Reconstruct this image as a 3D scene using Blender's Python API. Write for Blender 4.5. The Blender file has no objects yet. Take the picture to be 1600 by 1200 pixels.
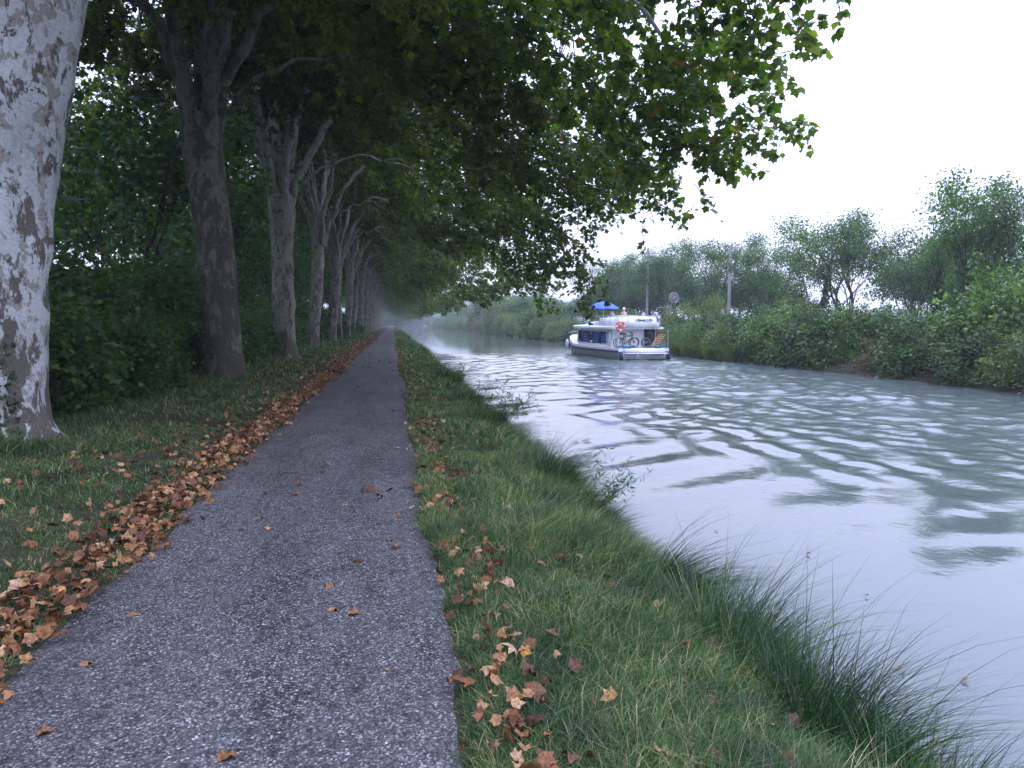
import bpy, math, random
import numpy as np
from mathutils import Vector, Matrix
from mathutils.kdtree import KDTree

scene = bpy.context.scene
C = scene.collection
R = np.random.RandomState(11)
rad = math.radians

# ---------------------------------------------------------------- camera, sky, sun, exposure
cam_d = bpy.data.cameras.new("camera"); cam = bpy.data.objects.new("camera", cam_d); C.objects.link(cam)
cam.location = (0, 0, 1.7); cam.rotation_euler = (rad(90 - 4.85), 0, rad(-9.4))
cam_d.lens = 25.2; cam_d.sensor_width = 36; cam_d.clip_start = 0.05; cam_d.clip_end = 6000
scene.camera = cam
SUN_EL, SUN_AZ = rad(38), rad(118)            # azimuth clockwise from +Y: behind the camera's right shoulder
w = bpy.data.worlds.new("World"); scene.world = w; w.use_nodes = True
nt = w.node_tree; nt.nodes.clear()
def N(nt, t, **k):
    n = nt.nodes.new(t)
    for a, b in k.items(): setattr(n, a, b)
    return n
sky = N(nt, 'ShaderNodeTexSky'); sky.sky_type = 'NISHITA'; sky.sun_disc = False
sky.sun_elevation = SUN_EL; sky.sun_rotation = SUN_AZ; sky.dust_density = 4; sky.air_density = 1.2
tc = N(nt, 'ShaderNodeTexCoord'); sx = N(nt, 'ShaderNodeSeparateXYZ')
nt.links.new(tc.outputs['Generated'], sx.inputs[0])
mr = N(nt, 'ShaderNodeMapRange'); nt.links.new(sx.outputs['Z'], mr.inputs[0])
mr.inputs[1].default_value = 0; mr.inputs[2].default_value = 1; mr.inputs[3].default_value = 11.2; mr.inputs[4].default_value = 46
cl = N(nt, 'ShaderNodeMixRGB'); cl.blend_type = 'MULTIPLY'; cl.inputs[0].default_value = 1
tint = N(nt, 'ShaderNodeMixRGB'); tint.inputs[1].default_value = (0.87, 0.91, 1.10, 1); tint.inputs[2].default_value = (0.80, 0.86, 1.34, 1)
tm = N(nt, 'ShaderNodeMapRange'); nt.links.new(sx.outputs['Z'], tm.inputs[0]); tm.inputs[1].default_value = 0.05; tm.inputs[2].default_value = 0.4; nt.links.new(tm.outputs[0], tint.inputs[0]); nt.links.new(tint.outputs[0], cl.inputs[1]); nt.links.new(mr.outputs[0], cl.inputs[2])
mx = N(nt, 'ShaderNodeMixRGB'); mx.inputs[0].default_value = 0.85
nt.links.new(sky.outputs[0], mx.inputs[1]); nt.links.new(cl.outputs[0], mx.inputs[2])
bg = N(nt, 'ShaderNodeBackground'); bg.inputs[1].default_value = 0.1
nt.links.new(mx.outputs[0], bg.inputs[0])
wo = N(nt, 'ShaderNodeOutputWorld'); nt.links.new(bg.outputs[0], wo.inputs[0])
sun_d = bpy.data.lights.new("sun", 'SUN'); sun_d.energy = 0.5; sun_d.angle = rad(30); sun_d.color = (1, 0.97, 0.92)
sun = bpy.data.objects.new("sun", sun_d); C.objects.link(sun)
d = Vector((math.sin(SUN_AZ) * math.cos(SUN_EL), math.cos(SUN_AZ) * math.cos(SUN_EL), math.sin(SUN_EL)))
sun.rotation_euler = (-d).to_track_quat('-Z', 'Y').to_euler()
scene.view_settings.view_transform = 'Standard'; scene.view_settings.look = 'None'
scene.view_settings.exposure = 0.30; scene.view_settings.gamma = 1
cy = scene.cycles
cy.max_bounces = 6; cy.diffuse_bounces = 3; cy.glossy_bounces = 3; cy.transmission_bounces = 3; cy.volume_bounces = 0
cy.transparent_max_bounces = 4; cy.caustics_reflective = False; cy.caustics_refractive = False
cy.sample_clamp_indirect = 4; cy.use_adaptive_sampling = True; cy.adaptive_threshold = 0.015

# ---------------------------------------------------------------- helpers
class MB:
    def __init__(s): s.v = []; s.f = {3: [], 4: []}; s.m = {3: [], 4: []}; s.n = 0; s.ng = []
    def add(s, v, f, mat=0):
        v = np.asarray(v, float).reshape(-1, 3); f = np.asarray(f, int); k = f.shape[1]
        s.f[k].append(f + s.n); s.m[k].append(np.full(len(f), mat)); s.v.append(v); s.n += len(v); return s
    def build(s, name, mats, parent=None, smooth=False):
        me = bpy.data.meshes.new(name); V = np.concatenate(s.v) if s.v else np.zeros((0, 3))
        me.vertices.add(len(V)); me.vertices.foreach_set('co', V.ravel())
        fs, starts, ms, off = [], [], [], 0
        for k in (3, 4):
            if s.f[k]:
                F = np.concatenate(s.f[k]); fs.append(F.ravel()); starts.append(off + np.arange(len(F)) * k)
                off += F.size; ms.append(np.concatenate(s.m[k]))
        idx = np.concatenate(fs); st = np.concatenate(starts)
        me.loops.add(len(idx)); me.loops.foreach_set('vertex_index', idx)
        me.polygons.add(len(st)); me.polygons.foreach_set('loop_start', st)
        me.polygons.foreach_set('material_index', np.concatenate(ms))
        me.update(calc_edges=True)
        if smooth: me.polygons.foreach_set('use_smooth', np.ones(len(st), bool))
        for m in (mats if isinstance(mats, (list, tuple)) else [mats]): me.materials.append(m)
        o = bpy.data.objects.new(name, me); C.objects.link(o)
        if parent: o.parent = parent
        return o
def norm(a): return a / np.maximum(np.linalg.norm(a, axis=-1, keepdims=True), 1e-9)
def grid_faces(nu, nv, closed=False):
    i = np.arange(nu - 1)[:, None]; j = np.arange(nv if closed else nv - 1)[None, :]
    a = i * nv + j; b = i * nv + (j + 1) % nv; c = (i + 1) * nv + (j + 1) % nv; dd = (i + 1) * nv + j
    return np.stack([a, b, c, dd], -1).reshape(-1, 4)
def tube(mb, pts, rr, n=8, mat=0, cap=False, bump=None):
    pts = np.asarray(pts, float); rr = np.broadcast_to(np.asarray(rr, float), (len(pts),)) if np.ndim(rr) < 2 else rr
    t = norm(np.gradient(pts, axis=0)); ref = np.array([0, 0, 1.]) if abs(t[0, 2]) < .9 else np.array([1., 0, 0])
    u = norm(np.cross(t, ref)); v = np.cross(t, u)
    a = np.linspace(0, 2 * math.pi, n, endpoint=False)
    r = rr[:, None] * np.ones(n) if bump is None else rr[:, None] * bump
    V = pts[:, None] + r[..., None] * (np.cos(a)[None, :, None] * u[:, None] + np.sin(a)[None, :, None] * v[:, None])
    mb.add(V.reshape(-1, 3), grid_faces(len(pts), n, True), mat)
    if cap:
        for e, k in ((0, 1), (len(pts) - 1, -1)):
            c = np.vstack([V[e], pts[e]]); j = np.arange(n)
            f = np.stack([j, (j + 1) % n, np.full(n, n)], 1); mb.add(c, f[:, ::k], mat)
def box(mb, c, s, mat=0, rz=0, taper=1.0):
    x, y, z = np.array(s) / 2.
    v = np.array([[-x, -y, -z], [x, -y, -z], [x, y, -z], [-x, y, -z], [-x * taper, -y * taper, z], [x * taper, -y * taper, z], [x * taper, y * taper, z], [-x * taper, y * taper, z]])
    c_, s_ = math.cos(rz), math.sin(rz); v = np.stack([v[:, 0] * c_ - v[:, 1] * s_, v[:, 0] * s_ + v[:, 1] * c_, v[:, 2]], 1) + c
    mb.add(v, [[0, 3, 2, 1], [4, 5, 6, 7], [0, 1, 5, 4], [1, 2, 6, 5], [2, 3, 7, 6], [3, 0, 4, 7]], mat)
def tag(o, label=None, cat=None, group=None, kind=None):
    if label: o['label'] = label
    if cat: o['category'] = cat
    if group: o['group'] = group
    if kind: o['kind'] = kind
    return o
def empty(name, loc=(0, 0, 0), rz=0):
    o = bpy.data.objects.new(name, None); C.objects.link(o); o.location = loc; o.rotation_euler = (0, 0, rz); return o
def dup(root, loc, rz=0, sc=(1, 1, 1)):
    r = root.copy(); C.objects.link(r); r.location = loc; r.rotation_euler = (0, 0, rz); r.scale = sc
    for ch in list(root.children):
        c = ch.copy(); C.objects.link(c); c.parent = r
        for g in list(ch.children):
            q = g.copy(); C.objects.link(q); q.parent = c
    return r
class VN:      # cheap smooth noise
    def __init__(s, seed, n=14, f=1.0, dim=3):
        r = np.random.RandomState(seed); s.k = r.normal(size=(n, dim)) * f; s.p = r.uniform(0, 6.28, n); s.n = n
    def __call__(s, P): return np.sin(np.asarray(P) @ s.k.T + s.p).sum(-1) / math.sqrt(s.n / 2)

# ---------------------------------------------------------------- materials
def mat(name, rough=0.8, base=(.5, .5, .5), spec=0.3, metal=0):
    m = bpy.data.materials.new(name); m.use_nodes = True; b = m.node_tree.nodes['Principled BSDF']
    b.inputs['Base Color'].default_value = (*base, 1); b.inputs['Roughness'].default_value = rough
    b.inputs['Specular IOR Level'].default_value = spec; b.inputs['Metallic'].default_value = metal
    return m, m.node_tree, b
def ramp(nt, stops, interp='LINEAR'):
    r = N(nt, 'ShaderNodeValToRGB'); cr = r.color_ramp; cr.interpolation = interp
    while len(cr.elements) < len(stops): cr.elements.new(0.5)
    for e, (p, c) in zip(cr.elements, stops): e.position = p; e.color = (*c, 1) if len(c) == 3 else c
    return r
def coords(nt, scale=(1, 1, 1), kind='Object'):
    t = N(nt, 'ShaderNodeTexCoord'); m = N(nt, 'ShaderNodeMapping'); m.inputs['Scale'].default_value = scale
    nt.links.new(t.outputs[kind], m.inputs[0]); return m.outputs[0]
def noise(nt, vec, scale, detail=4, rough=.55, dist=0):
    n = N(nt, 'ShaderNodeTexNoise'); n.inputs['Scale'].default_value = scale; n.inputs['Detail'].default_value = detail
    n.inputs['Roughness'].default_value = rough; n.inputs['Distortion'].default_value = dist
    if vec is not None: nt.links.new(vec, n.inputs['Vector'])
    return n.outputs[0]
def mixc(nt, fac, a, b, mode='MIX'):
    m = N(nt, 'ShaderNodeMixRGB'); m.blend_type = mode
    for s, i in ((fac, 0), (a, 1), (b, 2)):
        if hasattr(s, 'is_linked') or hasattr(s, 'links'): nt.links.new(s, m.inputs[i])
        else: m.inputs[i].default_value = s if i == 0 else ((*s, 1) if len(s) == 3 else s)
    return m.outputs[0]
def bump(nt, b, h, strength=.3, dist=.02):
    n = N(nt, 'ShaderNodeBump'); n.inputs['Strength'].default_value = strength; n.inputs['Distance'].default_value = dist
    nt.links.new(h, n.inputs['Height']); nt.links.new(n.outputs[0], b.inputs['Normal'])
def worn(name, base, rough=.5, var=.25, scale=4, spec=.3, metal=0):
    m, nt, b = mat(name, rough, base, spec, metal)
    n = noise(nt, coords(nt), scale, 5)
    r = ramp(nt, [(.3, tuple(c * (1 - var) for c in base)), (.65, base)]); nt.links.new(n, r.inputs[0])
    nt.links.new(r.outputs[0], b.inputs['Base Color']); return m
def leaf_mat(name, stops, trans=(.14, .22, .03), tmix=.38, rough=.45, spec=.35, objvar=.28, clump=.6):
    m, nt, b = mat(name, rough, spec=spec)
    g = N(nt, 'ShaderNodeNewGeometry'); oi = N(nt, 'ShaderNodeObjectInfo')
    r = ramp(nt, stops); nt.links.new(g.outputs['Random Per Island'], r.inputs[0])
    n = noise(nt, coords(nt, kind='Object'), clump, 2)
    r2 = ramp(nt, [(.36, (.55, .62, .62)), (.64, (1.3, 1.22, 1.0))]); nt.links.new(n, r2.inputs[0])
    c = mixc(nt, 1.0, r.outputs[0], r2.outputs[0], 'MULTIPLY')
    r3 = ramp(nt, [(0, (1 - objvar,) * 3), (1, (1 + objvar, 1 + objvar * .8, 1))]); nt.links.new(oi.outputs['Random'], r3.inputs[0])
    c = mixc(nt, 1.0, c, r3.outputs[0], 'MULTIPLY')
    nt.links.new(c, b.inputs['Base Color'])
    t = N(nt, 'ShaderNodeBsdfTranslucent'); tcx = mixc(nt, 1.0, c, tuple(x / .1 for x in trans), 'MULTIPLY'); nt.links.new(tcx, t.inputs[0])
    ms = N(nt, 'ShaderNodeMixShader'); ms.inputs[0].default_value = tmix
    nt.links.new(b.outputs[0], ms.inputs[1]); nt.links.new(t.outputs[0], ms.inputs[2])
    nt.links.new(ms.outputs[0], nt.nodes['Material Output'].inputs[0]); return m
M = {}
M['plane_leaf'] = leaf_mat('plane_leaf', [(0, (.035, .065, .016)), (.5, (.060, .105, .024)), (.90, (.10, .15, .03)), (.965, (.17, .18, .03)), (.982, (.20, .11, .02)), (.993, (.17, .06, .02)), (1, (.10, .05, .02))], trans=(.155, .205, .05), tmix=.42, clump=.35, spec=.22, rough=.5)
M['shrub_leaf'] = leaf_mat('shrub_leaf', [(0, (.02, .055, .018)), (.6, (.045, .10, .03)), (1, (.08, .14, .035))], trans=(.13, .22, .05), tmix=.4, clump=.9)
M['locust_leaf'] = leaf_mat('locust_leaf', [(0, (.02, .05, .025)), (.6, (.05, .10, .04)), (1, (.10, .15, .055))], trans=(.16, .24, .08), tmix=.4, clump=.5)
M['bank_leaf'] = leaf_mat('bank_leaf', [(0, (.02, .05, .02)), (.5, (.055, .11, .035)), (.93, (.12, .19, .055)), (1, (.16, .14, .06))], trans=(.11, .18, .04), tmix=.3, clump=1.1, objvar=.42)
M['dry_leaf'] = leaf_mat('dry_leaf', [(0, (.06, .06, .025)), (.5, (.10, .10, .04)), (1, (.17, .13, .07))], trans=(.12, .12, .05), tmix=.3, clump=1.1)
M['willow_leaf'] = leaf_mat('willow_leaf', [(0, (.08, .12, .045)), (1, (.15, .20, .07))], trans=(.14, .18, .06), tmix=.35, clump=.8)
M['ivy_leaf'] = leaf_mat('ivy_leaf', [(0, (.012, .03, .01)), (1, (.035, .07, .02))], tmix=.15, clump=2)
M['grass'] = leaf_mat('grass', [(0, (.010, .038, .014)), (.32, (.034, .092, .034)), (.62, (.065, .14, .05)), (.79, (.10, .17, .07)), (.85, (.22, .21, .13)), (1, (.44, .40, .30))], trans=(.09, .16, .06), tmix=.28, clump=2.2, rough=.55)
M['sedge'] = leaf_mat('sedge', [(0, (.008, .03, .014)), (.6, (.02, .06, .026)), (.92, (.04, .10, .035)), (.96, (.2, .2, .1)), (1, (.25, .22, .1))], trans=(.08, .2, .04), tmix=.3, clump=1.5, rough=.4)
M['twig'] = worn('twig', (.06, .05, .035), .9)
M['locust_bark'] = worn('locust_bark', (.06, .052, .042), .9, .5, 6)

def dead_mat(name):
    m, nt, b = mat(name, .6, spec=.3)
    g = N(nt, 'ShaderNodeNewGeometry'); oi = N(nt, 'ShaderNodeObjectInfo')
    ad = N(nt, 'ShaderNodeMath', operation='ADD'); nt.links.new(g.outputs['Random Per Island'], ad.inputs[0]); nt.links.new(oi.outputs['Random'], ad.inputs[1])
    fr = N(nt, 'ShaderNodeMath', operation='FRACT'); nt.links.new(ad.outputs[0], fr.inputs[0])
    r = ramp(nt, [(0, (.06, .025, .012)), (.3, (.13, .052, .020)), (.55, (.21, .095, .034)), (.75, (.29, .15, .06)), (.9, (.42, .27, .15)), (1, (.38, .19, .03))])
    nt.links.new(fr.outputs[0], r.inputs[0])
    n = noise(nt, coords(nt), 45, 5, .7); r2 = ramp(nt, [(.38, (.4, .36, .34)), (.6, (1.15, 1.15, 1.15))]); nt.links.new(n, r2.inputs[0])
    nt.links.new(mixc(nt, 1., r.outputs[0], r2.outputs[0], 'MULTIPLY'), b.inputs['Base Color']); return m
M['dead_leaf'] = dead_mat('dead_leaf')

def bark(name, pale, mid, brown, thr=.52, zs=.45, mossy=(.12, .13, .08)):
    m, nt, b = mat(name, .85, spec=.2)
    v = coords(nt, (1, 1, zs)); v2 = coords(nt, (1, 1, .7)); v3 = coords(nt)
    zz = N(nt, 'ShaderNodeSeparateXYZ'); nt.links.new(v3 if False else coords(nt), zz.inputs[0]); zr = N(nt, 'ShaderNodeMapRange'); nt.links.new(zz.outputs[2], zr.inputs[0])
    for q_, val in ((1, 0), (2, 7.5), (3, .055), (4, -.045)): zr.inputs[q_].default_value = val
    ad = N(nt, 'ShaderNodeMath', operation='ADD'); nt.links.new(noise(nt, v, 3.1, 9, .70, .35), ad.inputs[0]); nt.links.new(zr.outputs[0], ad.inputs[1]); n1 = ad.outputs[0]; n2 = noise(nt, v2, 5.5, 7, .6, .2); n3 = noise(nt, v3, 24, 5, .6); n4 = noise(nt, v3, 1.1, 3)
    r1 = ramp(nt, [(thr, (0, 0, 0)), (thr + .012, (1, 1, 1))]); nt.links.new(n1, r1.inputs[0])
    r2 = ramp(nt, [(.545, (0, 0, 0)), (.56, (1, 1, 1))]); nt.links.new(n2, r2.inputs[0])
    rp = ramp(nt, [(.3, tuple(c * .78 for c in pale)), (.62, pale)]); nt.links.new(n4, rp.inputs[0])
    c = mixc(nt, r2.outputs[0], rp.outputs[0], mid); c = mixc(nt, r1.outputs[0], c, brown)
    r4 = ramp(nt, [(.62, (0, 0, 0)), (.68, (1, 1, 1))]); nt.links.new(noise(nt, coords(nt, (1, 1, .5)), 9, 5), r4.inputs[0])
    c = mixc(nt, r4.outputs[0], c, mossy)
    r3 = ramp(nt, [(.3, (.75,) * 3), (.65, (1.08,) * 3)]); nt.links.new(n3, r3.inputs[0])
    c = mixc(nt, 1., c, r3.outputs[0], 'MULTIPLY'); nt.links.new(c, b.inputs['Base Color'])
    h = mixc(nt, .5, r1.outputs[0], n3); h = mixc(nt, .3, h, r2.outputs[0]); fur = noise(nt, coords(nt, (1, 1, .12)), 14, 5, .65); h = mixc(nt, .45, h, fur); bump(nt, b, h, .85, .035); return m
M['bark_pale'] = bark('bark_pale', (.42, .45, .46), (.25, .24, .22), (.105, .094, .080), .55)
M['bark_brown'] = bark('bark_brown', (.145, .15, .115), (.10, .10, .075), (.060, .057, .044), .48)
M['bark_grey'] = bark('bark_grey', (.215, .23, .19), (.14, .145, .115), (.085, .08, .065), .53)

def ground_mat():
    m, nt, b = mat('earth_and_turf', .95, spec=.1)
    v = coords(nt); n1 = noise(nt, v, 1.3, 6); n2 = noise(nt, v, 18, 5)
    r = ramp(nt, [(.35, (.035, .04, .02)), (.52, (.05, .055, .028)), (.65, (.08, .065, .04))]); nt.links.new(n1, r.inputs[0])
    r2 = ramp(nt, [(.3, (.5,) * 3), (.7, (1.2,) * 3)]); nt.links.new(n2, r2.inputs[0])
    nt.links.new(mixc(nt, 1., r.outputs[0], r2.outputs[0], 'MULTIPLY'), b.inputs['Base Color']); bump(nt, b, n2, .8, .05); return m
M['ground'] = ground_mat()
def path_mat():
    m, nt, b = mat('worn_chipping_asphalt', .7, spec=.35)
    v = coords(nt)
    vo = N(nt, 'ShaderNodeTexVoronoi'); vo.inputs['Scale'].default_value = 78; nt.links.new(v, vo.inputs['Vector'])
    vb = N(nt, 'ShaderNodeTexVoronoi'); vb.inputs['Scale'].default_value = 105; nt.links.new(v, vb.inputs['Vector'])
    s = N(nt, 'ShaderNodeSeparateColor'); nt.links.new(vo.outputs['Color'], s.inputs[0])
    stone = ramp(nt, [(0, (.03, .03, .033)), (.35, (.066, .064, .063)), (.62, (.142, .138, .135)), (.85, (.235, .23, .228)), (1, (.46, .45, .44))]); nt.links.new(s.outputs[0], stone.inputs[0])
    gap = ramp(nt, [(.30, (1, 1, 1)), (.55, (.22, .22, .22))]); nt.links.new(vo.outputs['Distance'], gap.inputs[0])
    c = mixc(nt, 1., stone.outputs[0], gap.outputs[0], 'MULTIPLY')
    s2 = N(nt, 'ShaderNodeSeparateColor'); nt.links.new(vb.outputs['Color'], s2.inputs[0])
    fine = ramp(nt, [(0, (.02, .02, .022)), (.7, (.082, .08, .078)), (.9, (.15, .148, .145)), (1, (.38, .375, .37))]); nt.links.new(s2.outputs[1], fine.inputs[0])
    n1 = noise(nt, coords(nt, (1, .35, 1)), 2.2, 6, .65); k = ramp(nt, [(.40, (0, 0, 0)), (.60, (1, 1, 1))]); nt.links.new(n1, k.inputs[0])
    c = mixc(nt, k.outputs[0], fine.outputs[0], c)
    # long wear: the crown of the path is polished and stonier, with dark patches of bitumen
    n2 = noise(nt, coords(nt, (1, .18, 1)), 1.4, 5); k2 = ramp(nt, [(.3, (.75,) * 3), (.62, (1.1,) * 3)]); nt.links.new(n2, k2.inputs[0])
    c = mixc(nt, 1., c, k2.outputs[0], 'MULTIPLY')
    n5 = noise(nt, v, 9, 6, .7); k5 = ramp(nt, [(.34, (.45, .44, .42)), (.46, (1, 1, 1))]); nt.links.new(n5, k5.inputs[0])
    c = mixc(nt, 1., c, k5.outputs[0], 'MULTIPLY')
    nt.links.new(c, b.inputs['Base Color'])
    h = N(nt, 'ShaderNodeMath', operation='SUBTRACT'); h.inputs[0].default_value = 1; nt.links.new(vo.outputs['Distance'], h.inputs[1])
    bump(nt, b, h.outputs[0], .9, .006); return m
M['path'] = path_mat()
def water_mat():
    m, nt, b = mat('murky_canal_water', .035, (.09, .115, .105), .5)
    b.inputs['IOR'].default_value = 1.42
    v = coords(nt, (1, 1, 1)); n1 = noise(nt, v, 3.2, 3, .5); n2 = noise(nt, v, 11, 3, .55)
    n = N(nt, 'ShaderNodeMath', operation='ADD'); nt.links.new(n1, n.inputs[0]); 
    q = N(nt, 'ShaderNodeMath', operation='MULTIPLY'); nt.links.new(n2, q.inputs[0]); q.inputs[1].default_value = .35; nt.links.new(q.outputs[0], n.inputs[1])
    # the churned track of the boat is rougher: a band on the far half of the canal
    sx = N(nt, 'ShaderNodeSeparateXYZ'); nt.links.new(v, sx.inputs[0])
    k = N(nt, 'ShaderNodeMapRange'); nt.links.new(sx.outputs[0], k.inputs[0]); k.inputs[1].default_value = 7; k.inputs[2].default_value = 14; k.inputs[3].default_value = .004; k.inputs[4].default_value = .035
    k0 = k; ky = N(nt, 'ShaderNodeMapRange'); nt.links.new(sx.outputs[1], ky.inputs[0])
    for q_, val in ((1, 48), (2, 80), (3, 1), (4, .06)): ky.inputs[q_].default_value = val
    k = N(nt, 'ShaderNodeMath', operation='MULTIPLY'); nt.links.new(k0.outputs[0], k.inputs[0]); nt.links.new(ky.outputs[0], k.inputs[1])
    bp = N(nt, 'ShaderNodeBump'); bp.inputs['Strength'].default_value = 1; nt.links.new(k.outputs[0], bp.inputs['Distance']); nt.links.new(n.outputs[0], bp.inputs['Height'])
    nt.links.new(bp.outputs[0], b.inputs['Normal']); return m
M['water'] = water_mat()
M['hill'] = worn('wooded_hill', (.05, .075, .03), .95, .6, .02)
M['white'] = worn('white_gelcoat', (.74, .76, .78), .35, .1, 1.5, .5)
M['roofgrey'] = worn('lavender_grey_deck', (.42, .44, .52), .6, .12, 2)
M['navy'] = worn('navy_rubber', (.03, .04, .075), .5, .2)
M['hullgrey'] = worn('hull_grey', (.30, .33, .31), .45, .2, 1.2, .4)
M['glass'] = worn('dark_cabin_glass', (.012, .018, .03), .08, .3, 2, .6)
M['blue'] = worn('blue_curtain', (.03, .08, .30), .8, .3, 9)
M['parasol'] = worn('blue_parasol_cloth', (.06, .14, .50), .7, .2, 3)
M['orange'] = worn('lifebuoy_orange', (.75, .10, .05), .5, .15)
M['black'] = worn('black_metal', (.02, .02, .022), .4, .3)
M['steel'] = worn('steel', (.5, .5, .52), .3, .2, 5, .5, .8)
M['peach'] = worn('varnished_slats', (.60, .36, .18), .5, .25)
M['teal'] = worn('teal_tarpaulin', (.02, .13, .19), .6, .3)
M['skin'] = worn('skin', (.50, .30, .22), .6, .1)
M['beige'] = worn('beige_cloth', (.45, .36, .30), .9, .2)
M['lavender'] = worn('lavender_cloth', (.28, .26, .50), .9, .2)
M['darkcloth'] = worn('dark_cloth', (.03, .035, .06), .9, .2)
M['hair'] = worn('dark_hair', (.03, .02, .018), .7, .3)
M['hat'] = worn('white_hat', (.75, .75, .76), .8, .1)
M['concrete'] = worn('pole_concrete', (.30, .29, .27), .85, .25, 2)
M['render_wall'] = worn('pinkish_render', (.36, .30, .27), .9, .15, 1)
M['tile'] = worn('clay_tile', (.20, .15, .13), .85, .4, 6)

# ---------------------------------------------------------------- ground, path, water
ZW = -0.6
GN = VN(5, 12, 1.6, 2); en = VN(3, 12, .9, 1); en2 = VN(4, 10, 6, 1); en3 = VN(8, 14, 18, 1)
def bank_off(y): y = np.asarray(y, float)[..., None]; return .16 * en(y * .5) + .05 * en2(y * .4)
def ground_z(x, y):
    x = np.asarray(x, float); y = np.asarray(y, float); o = .6 * bank_off(y) * np.clip((x - .6) / 1.2, 0, 1)
    xs = x - o
    z = np.interp(xs, [-400, -60, -12, -8, -6.2, -5, -3.2, -2.2, -2.0, .3, .5, 1.0, 1.5, 1.92, 2.3, 2.9, 4.1, 8, 18.6, 20.1, 20.7, 21.6, 40, 400],
                  [2, .5, -.1, -.25, -.05, .10, .06, .02, -.02, -.02, .0, -.03, -.13, -.36, -.66, -1.2, -1.9, -2.4, -2, -.75, -.1, .35, .5, 3])
    return z + .022 * GN(np.stack(np.broadcast_arrays(x, y), -1)) * ((np.abs(x + .85) > 1.4) & (x < 3.4))
def edge_l(y): y = np.asarray(y, float)[..., None]; return -2.0 + .05 * en(y) + .025 * en2(y)
def edge_r(y): y = np.asarray(y, float)[..., None]; return .28 + .045 * en(y * .9 + 9) + .02 * en2(y * .6 + 5) + .006 * en3(y * .6 + 7)
def lin(*seg): return np.concatenate([np.linspace(a, b, n, endpoint=False) for a, b, n in seg])
xs = lin((-700, -60, 12), (-60, -12, 16), (-12, -2.4, 32), (-2.4, 3.6, 60), (3.6, 19, 12), (19, 22, 20), (22, 60, 14), (60, 900, 12))
ys = lin((-60, -4, 14), (-4, 30, 170), (30, 120, 120), (120, 500, 60), (500, 3000, 20))
X, Y = np.meshgrid(xs, ys, indexing='ij'); Z = ground_z(X, Y)
tag(MB().add(np.stack([X, Y, Z], -1), grid_faces(len(xs), len(ys))[:, ::-1]).build('ground', M['ground'], smooth=True), kind='structure')
ys = lin((-30, -2, 20), (-2, 14, 480), (14, 60, 400), (60, 200, 150), (200, 700, 40)); us = np.linspace(0, 1, 10)
XL, XR = edge_l(ys), edge_r(ys); X = XL[None] * (1 - us[:, None]) + XR[None] * us[:, None]; Y = np.broadcast_to(ys, X.shape)
Z = .012 - .012 * (2 * us[:, None] - 1) ** 6 + 0 * Y; Z[0] -= .03; Z[-1] -= .03
tag(MB().add(np.stack([X, Y, Z], -1), grid_faces(10, len(ys))[:, ::-1]).build('path', M['path'], smooth=True), kind='structure')

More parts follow.
